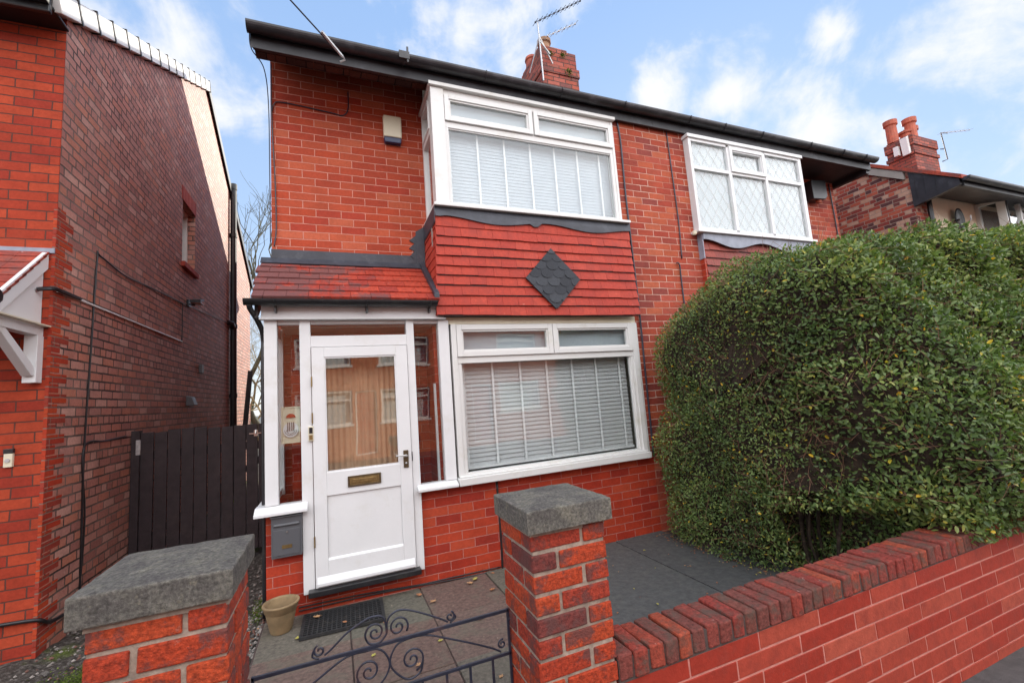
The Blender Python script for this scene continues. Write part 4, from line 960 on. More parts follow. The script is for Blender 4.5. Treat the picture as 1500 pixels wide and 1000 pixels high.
# ================================================================== GATE PILLARS, WALL
def course(m, x0, y0, z, flip, dark=.3, h=.066, b=.235, hd=.105, s=.345):
    j = .015
    L_ = [(0, s - hd - j, 0, hd), (s - hd, s, 0, s - hd - j), (hd + j, s, s - hd, s), (0, hd, hd + j, s)]
    for (a, c, d, e) in L_:
        if flip: a, c = s - c, s - a
        k = .003
        bx = [x0 + a + U(-k, k), x0 + c + U(-k, k), y0 + d + U(-k, k), y0 + e + U(-k, k)]
        m.box(*bx, z + U(-.002, .002), z + h + U(-.003, .003), jit=.0015, rnd=(random.choice([2, 4, 5]) if R() < dark else random.choice([0, 1, 3, 6, 7, 0, 6])) / 8 + .05)
def pillar(x0, y0, label, ztop, cap, dark):
    t = thing('gate_pillar', label, 'pillar', (x0 + .17, y0 + .17, -1.89), 'brick gate pillars')
    m = MB(); z = ztop - .08; i = 0
    while z > -1.93: course(m, x0, y0, z + .008, i % 2, dark); z -= .08; i += 1
    m.build('brickwork', 'pillar', t, bev=.005)
    MB().box(x0 + .007, x0 + .338, y0 + .007, y0 + .338, -1.95, ztop).build('mortar_core', 'mortar', t)
    a, b, c, d, zb, zt_ = cap
    bm = bmesh.new(); n = 12
    m = MB(); gx = np.linspace(a, b, n + 1); gy = np.linspace(c, d, n + 1); V = []; F = []
    for jy in range(n + 1):
        for ix in range(n + 1):
            e = max(abs(ix / n * 2 - 1), abs(jy / n * 2 - 1))
            V.append((gx[ix] + U(-.0015, .0015), gy[jy] + U(-.0015, .0015), zt_ + (.014 * (1 - e) if e < .99 else -.002) + U(-.0015, .0015)))
    F = [(j * (n + 1) + i, j * (n + 1) + i + 1, (j + 1) * (n + 1) + i + 1, (j + 1) * (n + 1) + i) for j in range(n) for i in range(n)]
    rim = [i for i in range(n + 1)] + [(j) * (n + 1) + n for j in range(1, n + 1)] + [n * (n + 1) + i for i in range(n - 1, -1, -1)] + [j * (n + 1) for j in range(n - 1, 0, -1)]
    nb = len(V); V += [(V[i][0], V[i][1], zb + U(-.0008, .0008)) for i in rim]; k_ = len(rim)
    F += [(rim[i], nb + i, nb + (i + 1) % k_, rim[(i + 1) % k_]) for i in range(k_)] + [tuple(range(nb + k_ - 1, nb - 1, -1))]
    m.add(V, F); m.build('cap_stone', 'capstone', t, bev=.005); bm.free()
    m = MB(); m.box(x0 + .000, x0 + .346, y0 + .000, y0 + .346, ztop - .014, ztop + .002, jit=.003); m.build('mortar_bed', 'mortar', t)
    return t
random.seed(11)
pillar(.712, 1.69, 'square brick gate pillar in the centre with grey cap, joined to the low garden wall', -.557, (.692, 1.085, 1.662, 2.06, -.556, -.464), .38)
random.seed(23)
pillar(-.655, 1.665, 'brick gate pillar at the lower left with a broad grey cap, free standing', -.553, (-.690, -.296, 1.645, 2.055, -.551, -.462), .16)
Wl = thing('garden_wall', 'low painted red brick garden wall with dark brick coping running right from the centre pillar', 'wall', (3.5, 1.8, -1.89))
m = MB(); z = -1.21 - .089; i = 0; random.seed(5)
while z > -1.96:
    x = 1.060 - (.215 if i % 2 else .06); 
    while x < 7.0:
        a = max(x, 1.062); b = x + .43 - .009
        if R() < .05: b2 = a + (b - a) * .5; m.box(a, b2 - .004, 1.690 + U(-.001, .001), 1.9, z + .008, z + .0885); m.box(b2 + .004, b, 1.690 + U(-.001, .001), 1.9, z + .008, z + .0885)
        elif b - a > .03: m.box(a, b, 1.690 + U(-.0012, .0012), 1.9, z + .008 + U(-.001, .001), z + .0885, jit=.0012)
        x += .43
    z -= .089; i += 1
m.build('wall_bricks', 'wallbrick', Wl, bev=.003)
MB().box(1.058, 7.0, 1.6925, 1.895, -1.95, -1.215).build('painted_joints', 'pinkmortar', Wl)
m = MB(); x = 1.063; random.seed(9)
while x < 6.9:
    wd = .0705 + U(-.004, .004); rz = U(-.022, .022)
    A = Matrix.Translation((x + wd / 2, 1.79, -1.208)) @ Matrix.Rotation(rz, 4, 'Z') @ Matrix.Rotation(U(-.02, .02), 4, 'X')
    m.box(-wd / 2, wd / 2, -.108 + U(-.004, .004), .110 + U(-.004, .004), .003, .102 + U(-.004, .004), m=A, jit=.003); x += .0795
m.build('coping_bricks', 'coping', Wl, bev=.008, seg=2)
MB().box(1.062, 6.95, 1.69, 1.894, -1.213, -1.122).build('coping_mortar', 'darkmortar', Wl)

# ================================================================== IRON GATE
Ig = thing('iron_gate', 'low wrought iron garden gate with scrolls between the two brick pillars', 'gate', (.2, 2.0, G))
yg = 2.0
m = MB()
m.box(-.302, .708, yg - .006, yg + .006, -.968, -.955); m.box(-.302, .708, yg - .006, yg + .006, -1.146, -1.134); m.box(-.302, .708, yg - .006, yg + .006, -1.56, -1.542)
m.box(-.302, -.292, yg - .006, yg + .006, -1.57, -.953); m.box(.698, .708, yg - .006, yg + .006, -1.57, -.953)
m.build('gate_frame', 'iron', Ig, bev=.0015)
m = MB(); x = -.2
while x < .68: m.box(x - .005, x + .005, yg - .004, yg + .004, -1.542, -1.146); x += .1025
m.build_each('bar', 'iron', Ig)
def bar(m, pts, r=.0042):
    m.tube([(x, yg, z) for x, z in pts], r, 6)
def C2(pts, n=8): return [(p.x, p.z) for p in smoothline([(x, 0, z) for x, z in pts], n)]
m = MB()
bar(m, spiral(.133, -.912, .006, .040, 0, 1.6) + []); 
bar(m, spiral(.224, -.912, .006, .042, math.pi, -1.6))
bar(m, C2([(.133 + .040 * math.cos(1.6 * 6.283), -.912 + .04 * math.sin(1.6 * 6.283)), (.115, -.950), (.15, -.952), (.178, -.925), (.180, -.89), (.195, -.862), (.235, -.850), (.30, -.872), (.40, -.925), (.43, -.945)]))
bar(m, C2([(.178, -.925), (.175, -.885), (.16, -.857), (.125, -.850), (.09, -.858), (.03, -.885), (-.03, -.93), (-.055, -.945)]))
bar(m, spiral(.441, -.925, .005, .020, 0, 1.2)); bar(m, C2([(.455, -.915), (.465, -.935), (.44, -.95)], 4))
bar(m, spiral(-.072, -.925, .005, .022, math.pi, -1.2)); bar(m, C2([(-.09, -.915), (-.098, -.94), (-.075, -.953)], 4))
m.build('upper_scrolls', 'iron', Ig, smooth=True)
m = MB()
bar(m, spiral(.105, -1.050, .006, .050, 0, 1.7)); bar(m, spiral(.275, -1.050, .006, .050, math.pi, -1.7))
bar(m, C2([(.06, -1.07), (.075, -1.108), (.12, -1.122), (.165, -1.09), (.186, -1.045), (.17, -1.0), (.14, -.975), (.10, -.972)]))
bar(m, C2([(.318, -1.07), (.305, -1.108), (.26, -1.122), (.215, -1.09), (.188, -1.045), (.20, -1.0), (.235, -.972), (.33, -.972), (.45, -1.02), (.60, -1.09), (.66, -1.125)]))
bar(m, C2([(.10, -.972), (.02, -.975), (-.09, -1.03), (-.20, -1.09), (-.26, -1.128)]))
bar(m, spiral(.668, -1.095, .005, .020, math.pi, -1.3)); bar(m, spiral(-.262, -1.095, .005, .020, 0, 1.3))
m.build('lower_scrolls', 'iron', Ig, smooth=True)
m = MB(); m.tube([(.70, 2.0, -1.0), (.725, 2.0, -1.0)], .009, 6); m.tube([(.70, 2.0, -1.45), (.725, 2.0, -1.45)], .009, 6); m.build_each('gate_hinge', 'iron', Ig)

# ================================================================== SMALL THINGS
P = thing('plant_pot', 'empty weathered terracotta plant pot at the left corner of the porch', 'plant pot', (-.395, 3.90, G))
PR = .80; PX, PY = -.395, 3.90
m = MB(); m.lathe([(r * PR, G + h * PR) for r, h in [(.0, .001), (.085, .001), (.092, .01), (.128, .17), (.132, .185), (.139, .19), (.150, .235), (.158, .243), (.156, .255), (.140, .256), (.134, .24), (.122, .16), (.118, .14)]], PX, PY, 40)
m.build('pot_wall', 'pot', P, smooth=True)
m = MB(); n = 24; m.add([(PX, PY, G + .12)] + [(PX + .122 * PR * math.cos(2 * math.pi * i / n), PY + .122 * PR * math.sin(2 * math.pi * i / n), G + .145 * PR + U(-.005, .005)) for i in range(n)], [(0, i + 1, (i + 1) % n + 1) for i in range(n)]); m.build('soil', 'soil', P)
# mat : open lattice of rubber
m = MB(); mx0, mx1, my0, my1 = -.24, .31, 3.66, 4.00; hh = .016; z0 = G + .008
nx, ny = 17, 10; dx = (mx1 - mx0) / nx; dy = (my1 - my0) / ny
for i in range(nx + 1): m.box(mx0 + i * dx - .0045, mx0 + i * dx + .0045, my0, my1, z0, z0 + hh)
for j in range(ny + 1):
    m.box(mx0 - .005, mx1 + .005, my0 + j * dy - .0045, my0 + j * dy + .0045, z0 + .0005, z0 + hh - .0008)
m.box(mx0 - .018, mx1 + .018, my0 - .016, my0 - .004, z0 - .002, z0 + hh + .002); m.box(mx0 - .018, mx1 + .018, my1 + .004, my1 + .016, z0 - .002, z0 + hh + .002)
m.box(mx0 - .018, mx0 - .005, my0 - .004, my1 + .004, z0 - .002, z0 + hh + .002); m.box(mx1 + .005, mx1 + .018, my0 - .004, my1 + .004, z0 - .002, z0 + hh + .002)
A = Matrix.Translation((.035, 3.83, 0)) @ Matrix.Rotation(-.03, 4, 'Z') @ Matrix.Translation((-.035, -3.83, 0))
m.v = [tuple(A @ Vector(v)) for v in m.v]
one('door_mat', m, 'rubber', 'black perforated rubber door mat lying on the path below the front door', 'door mat')
# dry leaves on the paving
def leafmb(s, rnd):
    m = MB(); out = [(0, -.5), (.18, -.32), (.10, -.18), (.36, -.1), (.22, .05), (.30, .28), (.12, .22), (0, .55), (-.12, .24), (-.32, .26), (-.2, .05), (-.38, -.1), (-.12, -.2), (-.16, -.34)]
    V = [(x * s, y * s, s * .5 * (x * x + .4 * y * y) + .004 + U(0, .006)) for x, y in out]
    m.add(V + [(0, 0, .003)], [(i, (i + 1) % 14, 14) for i in range(14)], rnd); return m
spots = [(.04, 3.72), (-.15, 3.92), (-.27, 3.70), (.62, 3.93), (1.06, 3.92), (1.12, 3.98), (1.30, 4.02), (.70, 3.75), (-.02, 4.03), (.32, 3.60), (.45, 2.95), (.62, 3.15), (.95, 3.3), (-.42, 3.1), (.2, 3.2), (1.18, 3.7), (.85, 2.6), (.30, 4.02)]
random.seed(3); first = None
for i, (x, y) in enumerate(spots):
    if i < 3: o = leafmb(.055, [.1, .4, .9][i]).build('dry_leaf', 'dryleaf', None, fix=False); src = o; protos = (protos if i else []) + [o]
    else: o = protos[i % 3].copy(); COL.objects.link(o)
    on_mat = -.25 < x < .32 and 3.66 < y < 4.0
    o.location = (x, y, G + (.028 if on_mat else .006)); o.rotation_euler = (0, 0, U(0, 6.28)); s = U(.7, 1.25); o.scale = (s, s, s)
    tag(o, 'small curled dry leaf lying on the paving between the iron gate and the porch', 'leaf', 'dry leaves scattered on the paving')
# litter of small stones and crumbs in the passage
m = MB(); random.seed(4)
for i in range(2600):
    x = U(-2.03, -.56) if R() < .7 else U(-.66, -.54); y = U(2.2, 6.0); s = U(.004, .016) * (1.6 if R() < .06 else 1)
    z = G - .03; pts = [Vector((U(-1, 1), U(-1, 1), U(-.6, .6))).normalized() * s for _ in range(6)]
    m.add([Vector((x, y, z)) + Vector(q) * s for q in ((1, 0, 0), (0, 1, .1), (-1, .1, 0), (0, -1, 0), (.1, 0, .8), (0, 0, -.8))], [(0, 1, 4), (1, 2, 4), (2, 3, 4), (3, 0, 4), (1, 0, 5), (2, 1, 5), (3, 2, 5), (0, 3, 5)])
one('gravel', m, attr_mat('gravel_stone', [(.2, .18, .16), (.11, .1, .09), (.3, .27, .24), (.16, .08, .06)], bump=0), 'loose grey grit and stone crumbs along the passage', 'gravel', kind='stuff')
m = MB(); random.seed(14)
for i in range(9000):
    c = random.choice([(-1.62, 3.75, .13, .2), (-1.45, 3.55, .12, .25), (-1.7, 3.5, .12, .2), (-1.55, 3.95, .10, .12), (-.61, 4.5, .025, .12)])
    x, y = random.gauss(c[0], c[2]), random.gauss(c[1], c[3])
    if x < -2.03 or x > -.545: continue
    z = G - .045 + U(0, .015); a = U(0, 6.28); h = U(.005, .012)
    m.add([(x, y, z), (x + .012 * math.cos(a), y + .012 * math.sin(a), z + h * .7), (x + .004 * math.sin(a), y + .004 * math.cos(a), z + h)], [(0, 1, 2)], R())
one('moss', m, 'moss', 'bright green moss cushion on the passage ground beside the left pillar', 'moss', kind='stuff', fix=False)

m = MB(); random.seed(31)
for i in range(420):
    q = R()
    if q < .5: x, y = 3.30 - abs(random.gauss(0, .12)), U(2.0, 4.0)
    elif q < .75: x, y = U(1.5, 3.2), 1.93 + abs(random.gauss(0, .08))
    elif q < .9: x, y = random.gauss(-.62, .05), U(2.6, 5.6)
    else: x, y = U(1.5, 3.1), U(2.0, 4.0)
    if x > 3.5 or y > 4.08: continue
    s_ = U(.012, .03); z = G + (.010 if x > 0 else -.02); a = U(0, 6.28); ca, sa = math.cos(a), math.sin(a)
    P_ = [(0, -.5, 0), (.3, 0, .25), (0, .6, .05), (-.3, 0, .2)]
    m.add([(x + s_ * (u * ca - v * sa), y + s_ * (u * sa + v * ca), z + s_ * w_ + U(0, .004)) for u, v, w_ in P_], [(0, 1, 2), (0, 2, 3)], R())
one('leaf_litter', m, 'dryleaf', 'fine leaf litter blown along the hedge foot and the slab edges', 'leaf litter', kind='stuff', fix=False)

# ================================================================== HEDGE
rng = np.random.default_rng(5)
def lump(x, y, z):
    return .045 * np.sin(x * 4.1 + z * 2.7 + 1) + .04 * np.sin(y * 5.3 - z * 3.9) + .035 * np.sin(z * 7.1 + x * 6.3 + y * 2) + .02 * np.sin(x * 15 + y * 13 + z * 17)
def hsdf(x, y, z):
    ztop = 1.05 + .075 * (x - 3.8) - .55 * np.clip((y - 3.05) / .9, 0, 1.2) ** 1.5 + .02 * np.sin(x * 5) - .12 * np.clip((3.6 - x) / .4, 0, 1)
    xl = 3.21 - .07 * np.clip((z + 1.2) / 1.2, 0, 1) + .16 * np.clip((2.5 - y) / .7, 0, 1) ** 2
    yf = 1.86 - .31 * np.clip((x - 3.32) / .5, 0, 1) * np.clip((.7 - z) / .8, 0, 1)
    r = .30
    q = np.stack([xl - x + r, np.maximum(yf - y, y - 3.98) + r, z - ztop + r])
    d = np.sqrt((np.maximum(q, 0) ** 2).sum(0)) + np.minimum(q.max(0), 0) - r
    d = d + lump(x, y, z)
    hole = np.maximum(np.maximum(y - 2.72 + .1 * np.sin(x * 9 + z * 7), z + .98 - .10 * np.clip(x - 3.3, 0, 1) + .05 * np.sin(x * 11 + y * 9)), x - 3.66 - .05 * np.sin(z * 9))
    return np.maximum(d, -hole)
def hgrad(p):
    e = .01; x, y, z = p
    g = np.stack([hsdf(x + e, y, z) - hsdf(x - e, y, z), hsdf(x, y + e, z) - hsdf(x, y - e, z), hsdf(x, y, z + e) - hsdf(x, y, z - e)])
    return g / (np.linalg.norm(g, axis=0) + 1e-9)
def hsample(n, lo, hi, keep=None):
    out = []
    tot = 0
    while tot < n:
        p = rng.uniform((3.0, 1.5, -1.62), (6.9, 4.15, 1.6), (400000, 3)).T
        d = hsdf(*p); k = (d > lo) & (d < hi) & (p[2] > G + .01) & ~((p[0] > 4.6) & (p[1] > 3.4) & (p[2] < .8)) & ~((p[2] < -1.17) & (p[1] < 1.98))
        # the coping blocks anything inside the wall
        k &= ~((p[2] < -1.10) & (p[1] < 1.93) & (p[1] > 1.67))
        p = p[:, k]
        if keep is not None: p = p[:, keep(p, hsdf(*p))]
        out.append(p); tot += p.shape[1]
    return np.concatenate(out, 1)[:, :n]
def bare(p):
    g = 0
    for c, s, a in (((3.2, 2.12, -.55), .30, .8), ((3.2, 2.55, .05), .2, .55), ((3.3, 1.95, -.05), .2, .55), ((3.2, 2.35, -.8), .25, .85), ((4.3, 1.8, -.2), .2, .5), ((3.5, 3.0, .5), .2, .4)):
        g = np.maximum(g, a * np.exp(-((p - np.array(c)[:, None]) ** 2).sum(0) / s ** 2))
    n = .5 + .5 * np.sin(p[0] * 8 + p[2] * 5) * np.sin(p[1] * 9 - p[2] * 7)
    return np.clip(g + .25 * n, 0, .95)
def keep(p, d):
    pr = (1 - bare(p)) * np.where(d > -.05, 1, .55)
    return rng.random(p.shape[1]) < pr
def leaves(n):
    p = hsample(n, -.20, .022, keep); nrm = hgrad(p); n = p.shape[1]
    d = rng.normal(0, 1, (3, n)); d[2] += .35; d += nrm * .4; d /= np.linalg.norm(d, axis=0)
    up = nrm * .9 + np.array([0, 0, .55])[:, None] + rng.normal(0, .55, (3, n)); up -= d * (up * d).sum(0); up /= np.linalg.norm(up, axis=0)
    s = np.cross(d.T, up.T).T
    L = rng.uniform(.019, .038, n) * (.88 + .45 * np.clip((2.7 - p[1]) / .8, 0, 1)); W = L * rng.uniform(.42, .6, n)
    f = rng.uniform(.1, .35, n)
    def pt(a, b, c): return p + d * (L * a) + s * (W * b) + up * (W * abs(b) * f + L * c)
    V = np.stack([pt(0, 0, 0), pt(.28, .42, .02), pt(.68, .40, .0), pt(1, 0, -.10), pt(.68, -.40, 0), pt(.28, -.42, .02)], 0)  # 6,3,n
    V = V.transpose(2, 0, 1).reshape(-1, 3)
    b = np.arange(n)[:, None] * 6
    F = np.concatenate([b + np.array([0, 1, 2, 3]), b + np.array([0, 3, 4, 5])], 1).reshape(-1, 4)
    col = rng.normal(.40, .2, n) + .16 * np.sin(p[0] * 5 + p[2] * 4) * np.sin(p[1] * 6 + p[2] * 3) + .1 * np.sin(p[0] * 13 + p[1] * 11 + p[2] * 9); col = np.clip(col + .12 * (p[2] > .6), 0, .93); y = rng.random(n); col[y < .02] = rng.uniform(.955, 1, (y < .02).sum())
    return V, F, np.repeat(col, 2)
def npmesh(name, V, F, rnd, mat, parent):
    me = bpy.data.meshes.new(name); c = V.mean(0); V = V - c
    me.vertices.add(len(V)); me.vertices.foreach_set('co', V.astype(np.float32).ravel())
    k = F.shape[1]; me.loops.add(F.size); me.loops.foreach_set('vertex_index', F.astype(np.int32).ravel())
    me.polygons.add(len(F)); me.polygons.foreach_set('loop_start', np.arange(0, F.size, k, dtype=np.int32))
    me.update(calc_edges=True)
    at = me.attributes.new('rnd', 'FLOAT', 'FACE'); at.data.foreach_set('value', rnd.astype(np.float32))
    me.materials.append(M[mat]); me.validate()
    o = bpy.data.objects.new(name, me); COL.objects.link(o); o.location = c
    if parent: adopt(o, parent)
    return o
Hg = thing('privet_hedge', 'huge clipped green privet hedge bulging over the low wall at the right', 'hedge', (4.8, 2.9, G))
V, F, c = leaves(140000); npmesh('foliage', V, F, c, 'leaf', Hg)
# inner mass of twigs (star-shaped section per slice)
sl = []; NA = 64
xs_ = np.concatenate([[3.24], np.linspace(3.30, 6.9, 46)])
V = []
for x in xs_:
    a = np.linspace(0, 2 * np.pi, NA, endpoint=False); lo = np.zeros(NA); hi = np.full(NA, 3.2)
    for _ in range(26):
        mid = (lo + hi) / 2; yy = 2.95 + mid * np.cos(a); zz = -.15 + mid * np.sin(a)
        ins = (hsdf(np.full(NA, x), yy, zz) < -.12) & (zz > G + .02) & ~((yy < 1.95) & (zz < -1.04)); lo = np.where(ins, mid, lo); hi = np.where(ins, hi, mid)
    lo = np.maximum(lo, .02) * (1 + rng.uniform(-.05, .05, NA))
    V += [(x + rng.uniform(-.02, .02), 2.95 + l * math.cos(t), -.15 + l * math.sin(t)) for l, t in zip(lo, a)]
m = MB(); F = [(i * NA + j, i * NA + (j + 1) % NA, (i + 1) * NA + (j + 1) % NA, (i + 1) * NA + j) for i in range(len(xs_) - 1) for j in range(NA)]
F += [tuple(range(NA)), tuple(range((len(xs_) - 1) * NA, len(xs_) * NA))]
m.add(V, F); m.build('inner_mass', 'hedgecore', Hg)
# twigs
def x_low(q, d, L_): return (q + d * L_).z < -1.09
p = hsample(5200, -.12, .0); nrm = hgrad(p); m = MB(); random.seed(8)
for i in range(p.shape[1]):
    q = Vector(p[:, i]); nn = Vector(nrm[:, i]); d = Vector((random.gauss(0, 1), random.gauss(0, 1), random.gauss(.2, .8))); d = (d - nn * d.dot(nn) * .75 + nn * .15).normalized()
    L_ = U(.08, .30); a = q + d * L_ * .5 + Vector((U(-.02, .02), U(-.02, .02), U(-.02, .02))); r = U(.0010, .0030)
    if bare(np.array(q)[:, None])[0] < .3 and R() < .25: continue
    if q.z < -.85 and q.y < 2.0 and x_low(q, d, L_): continue
    m.tube([q, a, q + d * L_ + nn * .02], [r, r * .8, r * .4], 3, cap=False)
m.build('twigs', 'twig', Hg, fix=False)
m = MB()
for i in range(14):
    x, y = U(3.45, 3.8), U(2.3, 2.95)
    m.tube(smoothline([(x, y, G), (x + U(-.05, .05), y + U(-.05, .05), -1.3), (x + U(-.12, .12), y + U(-.1, .1), -.9), (x + U(-.2, .2), y + U(-.2, .2), -.5)], 4), [U(.006, .018)] * 13, 6)
m.build('stems', 'hedgecore', Hg)
# shoots standing out of the top
def shoot(m, q, h):
    pass

# ================================================================== TREES BEHIND
def bare_tree(name, x, y, h, lean, mat, label, seed, spread=.55, lv=6, r0=.11, cat='tree', group=None):
    rnd = random.Random(seed); t = thing(name, label, cat, (x, y, G), group)
    tr = MB(); br = MB()
    def grow(p, d, L_, r, lev):
        pts = [p]; q = p; dd = d
        for i in range(4):
            dd = (dd + Vector((rnd.gauss(0, .12), rnd.gauss(0, .12), rnd.gauss(.05, .08)))).normalized(); q = q + dd * L_ / 4; pts.append(q)
        (tr if lev == 0 else br).tube(pts, [r * (1 - .35 * i / 4) for i in range(5)], 7 if lev < 3 else 3, cap=False)
        if lev >= lv: return
        for k_ in range(rnd.choice([2, 3, 3]) if lev < 2 else rnd.choice([2, 3])):
            i = rnd.choice([2, 3, 4, 4]); nd = (dd + Vector((rnd.gauss(0, spread), rnd.gauss(0, spread), rnd.gauss(.1, spread * .6)))).normalized()
            grow(pts[i], nd, L_ * rnd.uniform(.6, .85), r * .6, lev + 1)
    grow(Vector((x, y, G)), Vector((lean, 0, 1)).normalized(), h * .3, r0, 0)
    tr.build('trunk', mat, t, smooth=True); br.build('branches', mat, t, smooth=True, fix=False); return t
bare_tree('bare_tree', -2.0, 17.0, 10.8, -.04, 'bark', 'bare winter tree with grey green branches against the sky between the houses', 5, .5, 6, .13)
bare_tree('bare_tree', -3.4, 24.0, 7.5, .05, 'bark', 'smaller leafless tree farther back, seen low through the gap between the houses', 12, .5, 6, .1)
for i, (x, y, s) in enumerate(((-2.15, 14.8, 3), (-2.6, 16.5, 21), (-2.2, 19.5, 33))):
    bare_tree('bare_shrub', x, y, (4.6, 5.6, 6.6)[i], 0, 'twigtan', ('tangled tan shrub nearest behind the boarded gate', 'taller tan shrub behind the nearest one in the passage gap', 'tan scrub partly hidden by the porch corner')[i], s, .75, 8, .04, 'shrub', 'tan scrub at the end of the passage')

# ================================================================== OPPOSITE TERRACE (seen in the glass)
O = thing('opposite_terrace', 'sunlit orange brick terrace across the street, seen mirrored in the front door glass', 'house', (1, -10, -1.89))
OY = -8.4
m = MB(); wins = []
for cx in (-9.3, -4.9, -.29, 2.46, 7.0, 11.6): wins += [(cx - .90, cx + .90, -.62, .52), (cx - .90, cx + .90, 1.40, 2.42)]
doors = [(-7.4, -6.6), (.72, 1.42), (5.0, 5.8), (9.2, 10.0)]
xs2 = sorted({-13, 15} | {a for w_ in wins for a in w_[:2]} | {a for d in doors for a in d})
for a, b in zip(xs2[:-1], xs2[1:]):
    mid = (a + b) / 2; holes = sorted([(w_[2], w_[3]) for w_ in wins if w_[0] < mid < w_[1]] + [(-1.7, .45) for d in doors if d[0] < mid < d[1]])
    z = -1.95
    for h0, h1 in holes: m.box(a, b, OY - .25, OY, z, h0); z = h1
    m.box(a, b, OY - .25, OY, z, 3.3)
m.build('terrace_wall', 'brick_opp', O)
m = MB(); m.prism([(OY + .3, 3.2), (OY + .3, 3.3), (OY - 4, 5.8), (OY - 8, 3.3), (OY - 8, 3.2)], 'x', -13, 15); m.build('terrace_roof', 'roof', O)
for i, (a, b, c, d) in enumerate(wins):
    w_ = MB().frame(a, b, c, d, .07, OY - .12, OY - .05); w_.box(a + .07, b - .07, OY - .12, OY - .05, c + (d - c) * .68, c + (d - c) * .68 + .06); w_.box(a - .05, b + .05, OY - .05, OY + .05, c - .07, c)
    wo = w_.build('terrace_window', 'upvc', O); MB().box(a + .07, b - .07, OY - .1, OY - .095, c + .07, d - .07).build('pane', 'glass', wo); MB().box(a, b, OY - .26, OY - .22, c, d).build('net', 'net', wo)
for a, b in doors:
    d_ = MB().box(a + .05, b - .05, OY - .15, OY - .1, -1.7, .40).build('terrace_door', 'brick_quoin', O); MB().frame(a, b, -1.7, .45, .05, OY - .16, OY - .08).build('door_frame', 'upvc', d_)
tag(MB().box(-13, 15, OY + .01, OY + 2.2, -1.95, -1.87).build('opposite_pavement', 'pavement'), kind='structure')

# ================================================================== SUN, SKY, CAMERA
SUN = Vector((1, 1.02, .585)).normalized()
el = math.asin(SUN.z); az = math.atan2(SUN.x, SUN.y)
sd = bpy.data.lights.new('sun', 'SUN'); sd.energy = 5.0; sd.angle = math.radians(.6); sd.color = (1.0, .93, .80)
so = bpy.data.objects.new('sun', sd); COL.objects.link(so); so.rotation_euler = SUN.to_track_quat('Z', 'Y').to_euler(); so.location = (10, 10, 12)
wd = bpy.data.worlds.new('World'); S.world = wd; wd.use_nodes = True; nt = wd.node_tree; nt.nodes.clear()
class Wn(Mt):
    def __init__(s, t): s.t = t
k = Wn(nt)
sky = k.n('ShaderNodeTexSky'); sky.sky_type = 'NISHITA'; sky.sun_disc = False; sky.sun_elevation = el; sky.sun_rotation = az; sky.air_density = 1.0; sky.dust_density = .2; sky.ozone_density = 2.0
dirn = k.n('ShaderNodeTexCoord').outputs['Generated']
nrm = k.n('ShaderNodeVectorMath', {0: dirn}, operation='NORMALIZE').outputs[0]
sep = k.n('ShaderNodeSeparateXYZ', {0: nrm}); X_, Y_, Z_ = sep.outputs
SKYK = 1.0
n1 = k.noise(5.0, 9, .58, nrm, .5).outputs[0]; n2 = k.noise(16, 6, .6, nrm, .3).outputs[0]
shape = k.math('ADD', k.math('MULTIPLY', n1, .72), k.math('MULTIPLY', n2, .28))
acc = None
blobs = [((.24, .72, .65), .14), ((.31, .69, .66), .10), ((-.24, .79, .565), .12), ((.57, .60, .54), .055), ((.675, .538, .506), .045), ((.79, .457, .39), .09), ((.855, .387, .33), .12),
         ((.86, .27, .44), .13), ((.80, .36, .35), .08), ((.758, .384, .527), .035), ((-.35, .75, .57), .09), ((.10, .83, .62), .05), ((.93, .2, .3), .15)]
for c_, r_ in blobs:
    cv = Vector(c_).normalized()
    dd = k.n('ShaderNodeVectorMath', {0: nrm, 1: tuple(cv)}, operation='DISTANCE').outputs['Value']
    f = k.math('SUBTRACT', 1.0, k.math('DIVIDE', dd, r_ * 2.0), True)
    acc = f if acc is None else k.math('MAXIMUM', acc, f)
cov = k.math('ADD', k.math('MULTIPLY', acc, .62), k.math('MULTIPLY', k.math('SUBTRACT', shape, .5), 2.1))
mask = k.n('ShaderNodeMapRange', {0: cov, 1: .16, 2: .62, 3: 0.0, 4: .96}); mask.interpolation_type = 'SMOOTHSTEP'; mask = mask.outputs[0]
mask = k.math('MULTIPLY', mask, k.ramp(Z_, ms((.0, .3), (.12, 1))))
bk = k.n('ShaderNodeMapRange', {0: Y_, 1: .12, 2: -.45, 3: 0.0, 4: 1.0}); bk.interpolation_type = 'SMOOTHSTEP'
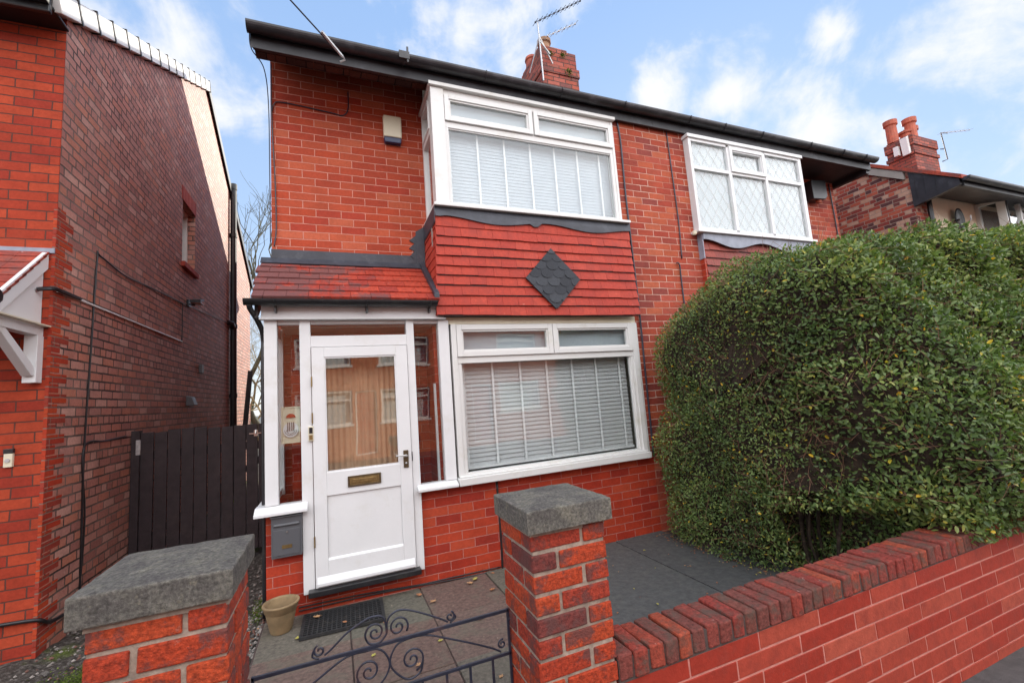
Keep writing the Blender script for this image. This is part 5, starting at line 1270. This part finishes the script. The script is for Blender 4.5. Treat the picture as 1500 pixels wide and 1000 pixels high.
mask = k.math('MAXIMUM', mask, k.math('MULTIPLY', bk.outputs[0], k.ramp(shape, ms((.3, .72), (.6, 1.0)))))  # invented cloud cover behind the camera, there to brighten the house front
# thin milky veil near the horizon
veil = k.n('ShaderNodeMapRange', {0: Z_, 1: .5, 2: .05, 3: 0.0, 4: .75}).outputs[0]
CL = __import__('builtins').dict(front=CLOUD_FRONT, back=FILL_SKY_BACK)
backf = k.n('ShaderNodeMapRange', {0: Y_, 1: .1, 2: -.3, 3: 0.0, 4: 1.0}).outputs[0]
ccol = k.mixc(backf, CL['front'], CL['back'])
base = k.mixc(1.0, sky.outputs[0], SKYTINT, 'MULTIPLY')
base = k.mixc(.8, base, k.n('ShaderNodeVectorMath', {0: k.ramp(Z_, ms((0, tuple(v / 10 for v in SKY_LOW)), (.32, tuple(v / 10 for v in SKY_MID)), (.75, tuple(v / 10 for v in SKY_HIGH)))), 'Scale': 10.0}, operation='SCALE').outputs[0])
col = k.mixc(mask, base, ccol)
bg = k.n('ShaderNodeBackground', {'Color': col, 'Strength': .12})
out = k.n('ShaderNodeOutputWorld'); nt.links.new(bg.outputs[0], out.inputs[0])

yaw, pit, rol, Fp = .390265574, .117775972, -.0739559400, 646.326
f = Vector((math.sin(yaw) * math.cos(pit), math.cos(yaw) * math.cos(pit), math.sin(pit)))
r0 = Vector((math.cos(yaw), -math.sin(yaw), 0)); u0 = r0.cross(f)
rt = math.cos(rol) * r0 + math.sin(rol) * u0; up = -math.sin(rol) * r0 + math.cos(rol) * u0
cd = bpy.data.cameras.new('camera'); cam = bpy.data.objects.new('camera', cd); COL.objects.link(cam)
cam.matrix_world = Matrix(((rt.x, up.x, -f.x, 0), (rt.y, up.y, -f.y, 0), (rt.z, up.z, -f.z, 0), (0, 0, 0, 1)))
cd.sensor_width = 36; cd.lens = Fp / 1500 * 36; cd.clip_end = 2000; cd.clip_start = .05
S.camera = cam
S.view_settings.view_transform = 'Standard'; S.view_settings.look = 'None'; S.view_settings.gamma = 1; S.view_settings.exposure = EXPO
S.cycles.max_bounces = 8; S.cycles.transparent_max_bounces = 24
for o in list(S.objects):
    if o.parent is None: o.location.z += LIFT
